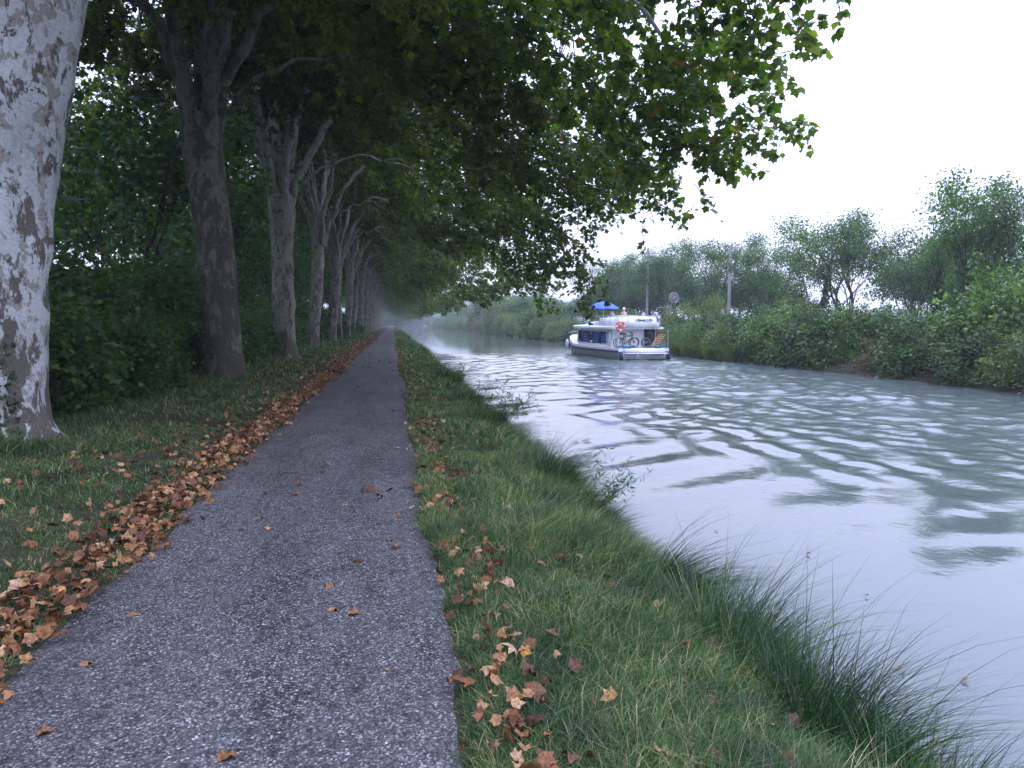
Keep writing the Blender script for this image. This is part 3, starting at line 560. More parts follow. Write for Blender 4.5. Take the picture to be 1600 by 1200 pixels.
G3 = 'locust trees behind the far bank'
def pxy(px, X):   # bearing seen in the photograph turned into a spot on the line X = const
    th = math.atan((px - 800) / 1120) + rad(9.4); return X / math.tan(th)
TL = [(1620, 31, 9.9, 0, 'tall locust tree cut off by the right edge of the photo'), (1570, 31, 9.9, 3, 'tall locust tree left of the one cut by the right edge'), (1535, 30, 10.2, 4, 'ivy clad locust tree in the tall clump at the right'),
      (1500, 29, 10.4, 2, 'tallest locust tree with an open feathery top in the right hand clump'), (1462, 31, 9.6, 0, 'ivy wrapped locust tree in the middle of the right hand clump'), (1430, 29.5, 8.4, 3, 'lower spreading locust tree at the left side of the right hand clump'),
      (1340, 30, 8.3, 1, 'leaning locust tree with clear sky on both sides of its trunk'), (1318, 30, 7.4, 5, 'thin locust tree leaning beside the gap with the hill behind'), (1295, 30, 8.4, 2, 'slender open locust tree with a bare lower trunk'),
      (1245, 29, 7.6, 4, 'locust tree with a column of dark ivy round its trunk'), (1212, 30, 7.9, 5, 'thin forked locust tree left of the ivy column'), (1190, 31, 8.2, 0, 'locust tree of medium height in the middle of the far row'),
      (1160, 31, 8.6, 2, 'locust tree just right of the nearer utility pole'), (1120, 31, 9.0, 3, 'locust tree just left of the nearer utility pole'), (1092, 31, 9.4, 1, 'locust tree halfway between the two nearest poles'),
      (1068, 32, 9.8, 5, 'locust tree above the round wire disc'), (1045, 30, 9.8, 0, 'locust tree right of the taller utility pole'), (1028, 33, 10.2, 4, 'locust tree close behind the taller utility pole'),
      (1000, 31, 10.0, 3, 'dense locust tree left of the taller utility pole'), (985, 33, 10.2, 2, 'dense locust tree above the blue parasol'), (968, 31, 10.0, 1, 'dense locust tree over the boat bow')]
for px, X, h, i, lb in TL:
    h *= 1.06 if px < 1400 else .85; sc = h / 9.6; X += 0; tag(LT.put(i, (X, pxy(px, X), .3), R.uniform(0, 6.28), (sc, sc, sc)), lb, 'tree', G3)
# denser broadleaf trees in the same row and on beyond the boat
DT = Kind([branchy('roadside_tree', 760 + i, 9, None, .26, 12000, stems=2, cs=.75, rb=.16, lean=.15) for i in range(3)])
for px, X, h, i in [(1075, 36, 8.8, 1), (1050, 37, 9.4, 2), (1015, 35, 9.6, 0), (992, 36, 9.8, 1), (975, 36, 9.8, 2), (955, 34, 9.6, 0), (1110, 37, 7.6, 1), (1150, 38, 7.2, 2), (1180, 37, 6.6, 0), (1225, 38, 6.4, 1), (1420, 39, 7.0, 2), (1480, 38, 7.6, 0), (1560, 38, 7.8, 1)]:
    s = h * 1.0 / 9; tag(DT.put(i, (X, pxy(px, X), .3), R.uniform(0, 6), (s, s, s)), 'dense tree filling in behind the far locust row', 'tree', 'dense trees behind the far bank')
y = 96; k = 0
while y < 420:
    y += R.uniform(5, 9) * (1 if y < 200 else 2); x = R.choice([27, 31, 36]) + R.normal(); h = R.uniform(6, 9.2) * (1 if y > 150 else .9); s = h / 9
    tag(DT.put(k, (x, y, .3), R.uniform(0, 6), (s * 1.1, s * 1.1, s)), 'hazy tree standing on the far side beyond the boat', 'tree', 'dense trees behind the far bank'); k += 1

# reeds on the far bank and tussocks on the near bank ------------------------
def tussock(name, seed, n, h, spread, width, m, lean=(0, 0), rx=.25, ry=.25, curve=1.0):
    r = np.random.RandomState(seed); mb = MB(); root = empty(name); S = 6
    a = r.uniform(0, 6.28, n); q = r.uniform(0, 1, n) ** .5; P = np.stack([np.cos(a) * q * rx, np.sin(a) * q * ry, -.05 + 0 * a], 1)
    D = np.stack([np.cos(a) * q, np.sin(a) * q], 1) * spread + r.normal(size=(n, 2)) * .42 * spread + np.array(lean); H = h * r.uniform(.35, 1.05, n) * np.where(r.uniform(size=n) < .08, 1.6, 1)
    t = np.linspace(0, 1, S); rise = t[None] * 1.0 - .42 * curve * t[None] ** 2.4 * np.clip(np.linalg.norm(D, axis=1), 0, 1.2)[:, None]
    c = np.zeros((n, S, 3)); c[..., 2] = P[:, 2, None] + H[:, None] * rise
    for j in (0, 1): c[..., j] = P[:, j, None] + (D[:, j] * H)[:, None] * t[None] ** 1.7
    ang = r.uniform(0, 3.14, n); W = np.stack([np.cos(ang), np.sin(ang), 0 * ang], 1)[:, None] * (width * (1 - t ** 1.5) * .5 + .0004)[None, :, None]
    V = np.stack([c - W, c + W], 2).reshape(n, S * 2, 3); f = grid_faces(S, 2); mb.add(V.reshape(-1, 3), (f[None] + (np.arange(n) * S * 2)[:, None, None]).reshape(-1, 4))
    mb.build('blades', m, root); return root
RK = Kind([tussock('reed_clump', 900 + i, 1500, 1.7, .35, .03, M['willow_leaf'], rx=.8, ry=.8) for i in range(2)])
for i, (y, s) in enumerate([(47.8, 1.0), (46.2, .95), (44.6, 1.0), (42.8, .9), (41.0, .85)]):
    tag(RK.put(i, (20.25, y, -.65), i * 1.3, (s, s, s)), ['tuft', 'second tuft', 'middle tuft', 'fourth tuft', 'fifth tuft'][i] + ' of pale reeds at the far waterline right of the boat', 'reeds', 'reeds at the far waterline')
for i, (x, y, n, h, lean, rx, ry, sp, lb) in enumerate([
        (2.02, 4.0, 760, .62, (.5, .35), .22, .5, .6, 'large dark green sedge tussock leaning over the water, lower right'),
        (2.0, 4.9, 420, .6, (.9, -.35), .13, .30, .4, 'long sedge blades combed flat towards the water above the large tussock'),
        (2.12, 3.1, 700, .66, (.5, .1), .22, .45, .65, 'sedge tussock at the bottom right corner of the photo'),
        (2.1, 2.3, 500, .55, (.5, .1), .22, .40, .6, 'sedge tussock at the very foot of the view on the bank'),
        (1.85, 8.6, 800, .55, (.4, .1), .30, .6, .7, 'rounded bright green grass tussock on the bank edge in mid view'),
        (1.95, 7.0, 480, .40, (.5, .2), .22, .6, .6, 'low grass tussock spilling over the bank below the rounded one'),
        (1.6, 13.0, 600, .5, (.4, .1), .3, .8, .6, 'dark tussock beside the spindly weed on the bank'),
        (1.65, 17.0, 600, .5, (.4, .1), .3, .9, .6, 'dark tussock on the bank beyond the spindly weed'),
        (1.8, 24, 700, .6, (.4, .1), .4, 1.4, .6, 'dark tussock on the bank where it narrows with distance')]):
    t = tussock('sedge_tussock', 930 + i, int(n * 1.6), h, sp, .0055 if y < 6 else .009, M['sedge'], lean, rx, ry); t.location = (x, y, float(ground_z(x, y)) + .0)
    tag(t, lb, 'tussock', 'tussocks along the near bank edge')
# spindly weeds
def weed(seed, loc, h, lb, n=9, lean=(.5, 0)):
    r = np.random.RandomState(seed); root = empty('spindly_weed', loc); sb = MB(); lbm = MB()
    for i in range(n):
        a = r.uniform(0, 6.28); e = np.array([math.cos(a) * .4 + lean[0], math.sin(a) * .5 + lean[1], 1.]) * h * r.uniform(.5, 1); e[2] *= .85
        q = bez(np.zeros(3), e * [.3, .3, .7], e, 9); tube(sb, q, np.linspace(.006, .002, 9), 4)
        for j in range(7):
            k = r.randint(3, 9); e2 = q[k] + r.normal(size=3) * .14 + [0, 0, .07]; q2 = bez(q[k], (q[k] + e2) / 2 + [0, 0, .03], e2, 4); tube(sb, q2, [.0025, .002, .0015, .001], 3)
            P = q2[r.randint(1, 4, 9)] + r.normal(size=(9, 3)) * .02; leaves(lbm, P, r.normal(size=(9, 3)) + [0, 0, .1], r.normal(size=(9, 3)) + [0, 0, .8], .085 * r.uniform(.6, 1.2, 9), 'lance')
    sb.build('stem', M['twig'], root); lbm.build('foliage', M['shrub_leaf'], root); tag(root, lb, 'weed', 'weeds on the near bank edge')
weed(1, (1.75, 12.2, -.3), .95, 'spindly dark weed with small narrow leaves leaning over the water', 12)
weed(2, (1.75, 14.8, -.3), .85, 'thin upright weed behind the leaning one on the bank', 6, (.3, .1))
weed(3, (1.8, 21, -.3), .9, 'small dark weed further along the near bank', 7, (.3, .1))
weed(4, (2.0, 7.1, -.4), .75, 'sparse seeding grass stems on the bank edge in mid view', 5, (.5, .0))

# grass --------------------------------------------------------------------
def grass(regions, m, seed):
    r = np.random.RandomState(seed); mb = MB(); cn = VN(seed, 14, 3.2, 2); cn2 = VN(seed + 1, 14, .8, 2)
    for (x0, x1, y0, y1, dens, h0, h1, w) in regions:
        n = int((x1 - x0) * (y1 - y0) * dens); x = r.uniform(x0, x1, n); y = r.uniform(y0, y1, n)
        c = cn(np.stack([x, y], -1)); keep = (c + r.normal(size=n) * .6 > -1.9)
        if x1 > 0 and y0 < 12: q_ = r.uniform(size=n) < .13; x = np.where(q_, edge_r(y) + .05 + r.normal(size=n) * .07, x)
        if x1 < 0 and y0 < 12: q_ = r.uniform(size=n) < .10; x = np.where(q_, edge_l(y) - .04 - r.normal(size=n) * .07, x)
        if x1 > 0: keep &= x > edge_r(y) + r.normal(size=n) * .035; keep &= (x - .6 * bank_off(y)) < 2.36
        else: keep &= x < edge_l(y) - r.normal(size=n) * .035
        x, y, c = x[keep], y[keep], c[keep]; n = len(x); z = ground_z(x, y) - .01
        side = np.clip((x - .3) / 1.9, 0, 1) if x1 > 0 else np.clip((-2.2 - x) / 3, 0, 1)
        H = (h0 + (h1 - h0) * side ** 2) * r.uniform(.45, 1.25, n) * (1.15 + .32 * c + .2 * cn2(np.stack([x, y], -1)))
        H = np.clip(H, .02, .6); a = r.uniform(0, 6.28, n); ln = r.uniform(.1, 1.5, n); D = np.stack([np.cos(a), np.sin(a)], 1) * ln[:, None]
        if x1 > 0: D[:, 0] += .35 * side
        t = np.array([0, .45, .8, 1.]); wd = np.array([1, .85, .5, .06]) * .5
        Cc = np.zeros((n, 4, 3)); Cc[..., 0] = x[:, None] + (D[:, 0] * H)[:, None] * t ** 1.8; Cc[..., 1] = y[:, None] + (D[:, 1] * H)[:, None] * t ** 1.8
        Cc[..., 2] = z[:, None] + H[:, None] * (t - .25 * ln[:, None] * t ** 2)
        W = np.stack([-np.sin(a), np.cos(a), 0 * a], 1) ; b2 = r.uniform(0, 6.28, n); W = np.stack([np.cos(b2), np.sin(b2), 0 * b2], 1)
        W = W[:, None] * (wd[None, :, None]) * (w * r.uniform(.6, 1.3, n))[:, None, None]
        V = np.stack([Cc - W, Cc + W], 2).reshape(n, 8, 3); f = grid_faces(4, 2); mb.add(V.reshape(-1, 3), (f[None] + (np.arange(n) * 8)[:, None, None]).reshape(-1, 4))
    return mb.build('grass', m)
g = grass([(.05, 3.0, 1.6, 3.6, 9500, .09, .2, .0036), (.05, 3.0, 3.6, 6, 7500, .09, .2, .0042), (.05, 3.1, 6, 10, 4200, .09, .21, .006), (.05, 3.1, 10, 18, 1700, .09, .24, .010), (.1, 3.3, 18, 34, 420, .09, .24, .022), (.1, 3.4, 34, 80, 110, .10, .28, .045), (.1, 3.5, 80, 200, 18, .14, .3, .12)], M['grass'], 61)
tag(g, 'green grass with dry straw covering the verge between path and canal', 'grass', kind='stuff')
g = grass([(-5.6, -1.8, 3.0, 7, 2600, .05, .20, .0055), (-6.6, -1.8, 7, 12, 1500, .05, .22, .008), (-6.4, -1.8, 12, 22, 650, .06, .2, .014), (-6.2, -2.0, 22, 50, 180, .07, .22, .03), (-6.2, -2.0, 50, 130, 30, .09, .25, .08)], M['grass'], 71)
tag(g, 'shaded grass of the verge left of the path under the plane trees', 'grass', kind='stuff')

# fallen leaves --------------------------------------------------------------
r = np.random.RandomState(77); pts = []
def scatter(n, y0, y1, fx, zone, pw=1.0):
    y = y0 + (y1 - y0) * r.uniform(0, 1, n) ** pw; x = fx(y, n)
    for a, b in zip(x, y): pts.append((a, b, zone))
scatter(3000, 2.2, 26, lambda y, n: edge_l(y) - .30 + r.normal(size=n) * .15 + .15, 'left', 1.25)
scatter(3600, 24, 110, lambda y, n: edge_l(y) - .28 + r.normal(size=n) * .24, 'left', 1.4)
scatter(520, 2.6, 20, lambda y, n: edge_l(y) - .2 - np.abs(r.normal(size=n)) * 1.1, 'lverge', 1.2)
scatter(700, 20, 70, lambda y, n: edge_l(y) - .2 - np.abs(r.normal(size=n)) * 1.1, 'lverge', 1.2)
scatter(360, 1.9, 12, lambda y, n: edge_r(y) + .16 + r.normal(size=n) * .13, 'right', 1.25)
scatter(420, 12, 60, lambda y, n: edge_r(y) + .14 + r.normal(size=n) * .16, 'right', 1.2)
scatter(150, 2.0, 12, lambda y, n: r.uniform(.4, 1.9, n), 'rverge', 1.3)
scatter(200, 12, 40, lambda y, n: r.uniform(.4, 1.7, n), 'rverge', 1.2)
scatter(60, 6, 40, lambda y, n: r.uniform(-1.9, .25, n), 'path', 1.3)
PL = [(-1.53, 3.74, 'orange brown plane leaf on the path, left of centre below the leaf drift'), (-1.44, 3.11, 'tan leaf lying alone on the asphalt near the bottom left corner'), (-1.52, 4.33, 'small red brown leaf on the path near the drift'), (-.36, 4.23, 'left one of two small leaves lying side by side mid path'),
      (-.25, 4.15, 'right one of two small leaves lying side by side mid path'), (-.27, 5.08, 'orange leaf on the path, brightest near its middle'), (-.43, 4.63, 'pale tan leaf just nearer than the bright orange one on the path'), (-.04, 3.43, 'yellow leaf lying near the right edge of the path'),
      (-.67, 2.8, 'half curled tan leaf at the bottom edge of the photo'), (-.05, 5.55, 'red leaf on the path by the right verge'), (.0, 5.35, 'dark brown leaf crumpled on the path by the right verge'), (-.98, 7.21, 'leaf further up the path, left of its middle'), (-1.42, 7.51, 'small leaf up the path close to the leaf drift')]
def gz(x, y, zone):
    e = {'left': .035, 'lverge': .045, 'right': .05, 'rverge': .035, 'path': .02}[zone]; return float(ground_z(x, y)) + e
order = sorted(range(len(pts)), key=lambda i: (pts[i][0]) ** 2 + pts[i][1] ** 2 + (60 if pts[i][2] == 'path' and pts[i][1] > 12 else 0))
nearest = order[:278]; rest = order[278:]
def leaf_dirs(n, flat):
    a = r.uniform(0, 6.28, n); T = np.stack([np.cos(a), np.sin(a), r.normal(size=n) * flat], 1); Nn = r.normal(size=(n, 3)) * flat * 1.4; Nn[:, 2] += 1; return T, Nn
LV = []
for i in range(10):
    mb = MB(); T, Nn = leaf_dirs(1, .0); leaves(mb, np.array([[0, -.07, .0]]), np.array([[0, 1., 0]]), np.array([[0, 0, 1.]]), r.uniform(.75, 1.15) * .16, 'plane', curl=np.array([r.choice([-1.6, -.8, 1.2, 2.2, 3.2])]))
    V = mb.v[0]; V[:, 2] += .12 * np.abs(V[:, 0]) * r.choice([-1, 1, 2, 4]) + r.normal(size=len(V)) * .012; V[:, 2] -= V[:, 2].min()
    q = np.array([[0, -.07, V[1, 2]], [.01, -.11, .008], [.02, -.14, .004]]); tube(mb, q, .0015, 3)
    o = mb.build('fallen_leaf', M['dead_leaf']); LV.append(o)
LL = {'left': ('brown plane leaf in the thick drift along the left edge of the path', 'leaves drifted along the left path edge'), 'lverge': ('brown plane leaf lying apart on the shaded grass left of the path', 'leaves on the left verge'),
      'right': ('brown plane leaf in the thin line along the right edge of the path', 'leaves along the right path edge'), 'rverge': ('brown plane leaf caught in the grass between path and canal', 'leaves on the canal side grass'), 'path': ('small dry leaf lying on the far stretch of the asphalt path', 'leaves on the far stretch of path')}
first = list(range(10)); nleaf = 0
def put_leaf(x, y, zone, s, lb, grp, tilt):
    global nleaf
    j = nleaf % 10; o = LV[j] if nleaf < 10 else LV[j].copy()
    if nleaf >= 10: C.objects.link(o)
    nleaf += 1; o.location = (x, y, gz(x, y, zone) + r.uniform(0, .03) * (zone != 'path')); o.rotation_euler = (r.normal() * tilt, r.normal() * tilt, r.uniform(0, 6.28)); o.scale = (s, s, s); tag(o, lb, 'leaf', grp)
for x, y, lb in PL: put_leaf(x, y, 'path', r.uniform(.4, .62), lb, 'single leaves on the near path', .08)
for i in nearest: x, y, zn = pts[i]; put_leaf(x, y, zn, r.uniform(.28, .6) * (1 if zn[0] == 'r' else .9), *LL[zn], .45 if zn != 'path' else .08)
for x, y, q_, lb in [(4.05, 6.4, .55, 'brown leaf floating on the calm water, the larger one off the sedge tussock'), (3.5, 7.3, .4, 'small leaf floating near the bank below the calm stretch of water'), (3.9, 5.3, .45, 'pinkish leaf afloat close to the long sedge blades'), (3.3, 4.1, .5, 'leaf afloat at the foot of the large sedge tussock'), (3.6, 3.9, .45, 'yellowish leaf afloat beyond the large sedge tussock'), (3.2, 9.2, .45, 'dark speck of a leaf floating in mid view'), (5.0, 9.0, .35, 'small leaf drifting farthest out on the calm water')]:
    put_leaf(x, y, 'path', q_ * .62, lb, 'single leaves floating on the canal', .05); bpy.context.scene.collection.objects[-1].location.z = ZW + .012
P = np.array([[pts[i][0], pts[i][1], gz(*pts[i]) + r.uniform(0, .035)] for i in rest]); T, Nn = leaf_dirs(len(P), .5); mb = MB()
sz = .085 * r.uniform(.5, 1.15, len(P)) * (1 + np.clip(P[:, 1] - 20, 0, 60) / 60)
leaves(mb, P, T, Nn, sz, 'plane', curl=r.uniform(-1, 3.5, len(P)))
tag(mb.build('leaf_litter', M['dead_leaf']), 'drift of rusty brown fallen leaves along both edges of the path', 'leaf litter', kind='stuff')

# ---------------------------------------------------------------- the cruiser
BX, BY, BA = 15.5, 43.0, rad(4.0)
boat = empty('cabin_cruiser', (BX, BY, ZW), BA); tag(boat, 'white hire cruiser with grey hull seen from astern on the canal', 'boat')
def bw(lx, ly, lz): c, s = math.cos(BA), math.sin(BA); return (BX + lx * c - ly * s, BY + lx * s + ly * c, ZW + lz)
def loft(mb, secs, mats, closed=False):
    S = np.array(secs, float); k = S.shape[1]
    for j in range(k - 1): mb.add(S[:, j:j + 2].reshape(-1, 3), grid_faces(len(S), 2), mats[j])
hy = np.array([0, 1.2, 4, 7, 9, 10.3, 11.4, 12.3, 12.8, 13.0]); hb = np.array([1.70, 1.74, 1.76, 1.76, 1.68, 1.5, 1.15, .68, .3, .06]); gz_ = np.array([.74, .74, .74, .76, .82, 1.12, 1.3, 1.38, 1.42, 1.43])
mb = MB()
for sd in (-1, 1):
    secs = [[(0, y, -.35), (sd * b * .8, y - (0 if y < 9 else .3), -.3), (sd * b * .93, y, .12), (sd * b, y, g * .62), (sd * (b + .05), y, g * .64), (sd * (b + .05), y, g * .78), (sd * b, y, g * .80), (sd * (b + .01), y, g), (sd * (b - .07), y, g)] for y, b, g in zip(hy, hb, gz_)]
    loft(mb, secs if sd < 0 else secs, [0, 0, 0, 1, 1, 1, 2, 2])
s0 = [(-1.70, 0, .72), (-1.70, 0, -.3), (1.70, 0, -.3), (1.70, 0, .72)]; mb.add([s0[0], s0[1], s0[2], s0[3]], [[0, 1, 2, 3]], 2)
hull = mb.build('hull', [M['hullgrey'], M['navy'], M['white']], boat)
mb = MB(); ys_ = np.linspace(-.02, 12.9, 30); b_ = np.interp(ys_, hy, hb) - .05; g_ = np.interp(ys_, hy, gz_) - .03
mb.add(np.stack([np.stack([-b_, ys_, g_], 1), np.stack([b_, ys_, g_], 1)], 1).reshape(-1, 3), grid_faces(30, 2)[:, ::-1]); mb.build('deck', M['white'], boat)
mb = MB(); box(mb, (0, -.08, .60), (2.7, .14, .24)); box(mb, (0, -.30, .42), (2.75, .5, .06)); box(mb, (0, -.05, .22), (3.36, .06, .36)); mb.build('transom', M['white'], boat)
for sx_ in (-1.58, 1.58):
    mb = MB(); box(mb, (sx_, -.12, .28), (.22, .2, .52)); box(mb, (sx_, -.16, .28), (.16, .2, .4)); mb.build('corner_fender', M['navy'], boat)
mb = MB(); box(mb, (-.75, -.2, .04), (.9, .3, .05)); box(mb, (.85, -.2, .04), (1.4, .3, .05)); mb.build('boot_stripe', M['navy'], boat)
mb = MB()
for x in (-.78, -.52): tube(mb, [(x, -.6, .55), (x, -.62, 0), (x, -.6, -.15)], .018, 6)
for z in (0, .15, .3): tube(mb, [(-.78, -.61, z), (-.52, -.61, z)], .015, 6)
mb.build('boarding_ladder', M['steel'], boat)
# cabin: side walls with a continuous window band
cy_ = np.array([1.7, 3, 6, 8.4, 9.3, 9.9]); cb_ = np.array([1.5, 1.52, 1.52, 1.45, 1.2, .7])
mb = MB()
for sd in (-1, 1): loft(mb, [[(sd * b, y, .6), (sd * b * .97, y - .0, 1.95)] for y, b in zip(cy_, cb_)], [0])
mb.add([(-1.5, 1.7, .6), (1.5, 1.7, .6), (1.5, 1.7, 1.98), (-1.5, 1.7, 1.98)], [[0, 1, 2, 3]]); mb.add([(-.7, 9.9, .6), (.7, 9.9, .6), (.6, 9.9, 1.95), (-.6, 9.9, 1.95)], [[0, 1, 2, 3]])
cabin = mb.build('cabin', M['white'], boat)
for sd in (-1, 1):
    mb = MB(); y0, y1 = 2.5, 8.3; x = 1.53
    v = [(sd * x, y0, .98), (sd * x, y1, .92), (sd * (x - .04), y1 + .1, 1.78), (sd * (x - .04), y0 - .05, 1.72)]; vi = [(a - sd * .04, b, c) for a, b, c in v]
    mb.add(v + vi, [[0, 1, 2, 3], [4, 5, 6, 7], [0, 1, 5, 4], [1, 2, 6, 5], [2, 3, 7, 6], [3, 0, 4, 7]])
    wd = mb.build('side_window', M['glass'], cabin)
    for yc in (3.05, 4.55, 6.7):
        mb = MB(); n = 13; q = np.linspace(-.42, .42, n); z0 = np.full(n, 1.0); px = sd * (x + .012) + .008 * np.sin(q * 40)
        mb.add(np.stack([np.stack([px, yc + q, z0], 1), np.stack([px - sd * .03, yc + q, z0 + .68], 1)], 1).reshape(-1, 3), grid_faces(n, 2)); mb.build('curtain', M['blue'], wd)
    for yc in (2.45, 3.6, 5.1, 6.0, 7.3, 8.35):
        mb = MB(); box(mb, (sd * (x + .012), yc, 1.35), (.04, .05, .86)); mb.build('mullion', M['darkcloth'] if 3 < yc < 8 else M['white'], wd)
    mb = MB(); mb.add([(sd * 1.30, 9.12, .98), (sd * .86, 9.77, 1.0), (sd * .80, 9.80, 1.84), (sd * 1.22, 9.18, 1.82)], [[0, 1, 2, 3]]); mb.build('front_window', M['glass'], cabin)
    mb = MB(); box(mb, (sd * 1.535, 2.0, 1.3), (.03, .55, 1.2)); mb.build('side_door', M['white'], cabin)
# front roof: rounded white rim with a lavender grey crown
def slab(name, y, b, z0, rise, m, edge=.12, parent=boat):
    mb = MB(); n = 15; u = np.linspace(-1, 1, n); S = []
    for yy, bb, zz, rs in zip(y, b, z0, rise): S.append([(uu * bb, yy, zz + edge + rs * (1 - abs(uu) ** 2.6)) for uu in u])
    S = np.array(S); mb.add(S.reshape(-1, 3), grid_faces(len(y), n)[:, ::-1]); B = S.copy()
    for i, zz in enumerate(z0): B[i, :, 2] = zz
    mb.add(B.reshape(-1, 3), grid_faces(len(y), n))
    for j in (0, n - 1): mb.add(np.stack([B[:, j], S[:, j]], 1).reshape(-1, 3), grid_faces(len(y), 2))
    for i in (0, len(y) - 1): mb.add(np.stack([B[i], S[i]], 1).reshape(-1, 3), grid_faces(n, 2))
    return mb.build(name, m, parent)
fr = slab('roof', [.9, 2.5, 5, 7.5, 9.4, 10.8, 11.5], [1.72, 1.74, 1.74, 1.72, 1.55, 1.1, .5], [1.92, 1.93, 1.95, 1.97, 1.99, 2.0, 2.02], [.05, .1, .14, .14, .08, .03, .0], M['white'], .13)
slab('roof_deck', [2.6, 3.4, 5, 7.5, 9.0, 9.7], [1.45, 1.52, 1.5, 1.42, 1.1, .6], [2.04] * 6, [.25, .42, .46, .36, .20, .05], M['roofgrey'], .06, fr)
mb = MB(); box(mb, (-.1, 2.55, 2.36), (2.7, 3.6, .62), taper=.95); box(mb, (0, 1.15, 2.20), (2.9, .7, .26), taper=.9); fly = mb.build('flybridge', M['white'], boat)
mb = MB()
for zz in (2.78,): tube(mb, [(-1.5, .8, zz), (1.5, .8, zz), (1.5, 4.6, zz), (-1.5, 4.6, zz), (-1.5, .8, zz)], .02, 6)
for x in (-1.5, -.75, 0, .75, 1.5):
    for y in (.8, 4.6): tube(mb, [(x, y, 2.1), (x, y, 2.78)], .014, 5)
for y in (2, 3.3):
    for x in (-1.5, 1.5): tube(mb, [(x, y, 2.1), (x, y, 2.78)], .014, 5)
mb.build('guard_rail', M['steel'], boat)
mb = MB(); box(mb, (.15, 2.6, 2.70), (2.4, 2.2, .06)); mb.build('table_top', M['white'], boat)
mb = MB(); box(mb, (1.1, .95, 1.35), (.7, .1, 1.15)); mb.build('doorway', M['darkcloth'], cabin); bpy.data.objects['doorway'].location = (0, .68, .02)
mb = MB(); tube(mb, [(-1.66, .1, .74), (-1.66, .1, 1.3), (-1.62, 1.5, 1.55)], .016, 5); tube(mb, [(1.66, .1, .74), (1.66, .1, 1.9)], .03, 6); mb.build('rail_post', M['steel'], boat)
mb = MB()
for y, x in ((12.3, -.7), (11.6, -1.2), (12.3, .7)): tube(mb, [(x, y, 1.35), (x * .97, y, 1.62)], .014, 5)
tube(mb, [(-1.2, 11.6, 1.6), (-.7, 12.3, 1.62), (0, 12.8, 1.62), (.7, 12.3, 1.62)], .016, 5); mb.build('bow_rail', M['steel'], boat)
for i, (x, y) in enumerate(((-1.3, 11.3), (-.98, 12.0))):
    mb = MB(); q = np.linspace(0, 1, 9); tube(mb, np.stack([x - .1 + 0 * q, y + 0 * q, .35 + .75 * q], 1), .01 + .14 * np.sin(q * math.pi) ** .6, 10, cap=True); mb.build('bow_fender', M['navy'] if i else M['white'], boat, smooth=True)
# lifebuoy
def torus(mb, c, R0, r0, ax='y', n=24, k=8, mat=0, arc=(0, 2 * math.pi)):
    a = np.linspace(arc[0], arc[1], n + 1); p = np.stack([np.cos(a) * R0, 0 * a, np.sin(a) * R0], 1)
    if ax == 'x': p = p[:, [1, 0, 2]]
    tube(mb, p + c, r0, k, mat)
root = empty('lifebuoy', bw(-1.42, .42, 2.12), BA); tag(root, 'orange and white lifebuoy hung on the rear of the cabin roof', 'lifebuoy')
mb = MB()
for q in range(4): torus(mb, (0, 0, 0), .27, .062, n=7, arc=(q * math.pi / 2 + .18, q * math.pi / 2 + 1.39), mat=0)
mb.build('ring', M['orange'], root, smooth=True)
mb = MB()
for q in range(4): torus(mb, (0, 0, 0), .27, .064, n=4, arc=(q * math.pi / 2 - .18, q * math.pi / 2 + .18))
mb.build('white_band', M['hat'], root, smooth=True)
mb = MB(); box(mb, (0, .03, 0), (.14, .05, .2)); mb.build('light_case', M['orange'], root)
# parasol
root = empty('parasol', bw(-.75, 5.2, 2.08), BA); tag(root, 'blue sun parasol open over the cruiser roof', 'parasol')
mb = MB(); n = 8; a = np.linspace(0, 2 * math.pi, n, endpoint=False); Rr = [0.02, .5, .95, 1.08]; Zz = [1.72, 1.62, 1.38, 1.22]; V = []
for q, zq in zip(Rr, Zz):
    for i, aa in enumerate(np.linspace(0, 2 * math.pi, 32, endpoint=False)):
        sc = 1 - .05 * abs(math.sin(aa * 4)); V.append((math.cos(aa) * q * sc, math.sin(aa) * q * sc, zq - .03 * abs(math.sin(aa * 4)) * (q > .1)))
mb.add(V, grid_faces(4, 32, True)); mb.build('canopy', M['parasol'], root, smooth=True)
mb = MB(); tube(mb, [(0, 0, 0), (0, 0, 1.8)], .022, 8, cap=True); mb.build('pole', M['hat'], root)
mb = MB(); 
for aa in a: tube(mb, [(0, 0, 1.2), (math.cos(aa) * .55, math.sin(aa) * .55, 1.56)], .008, 4)
mb.build('rib', M['steel'], root)
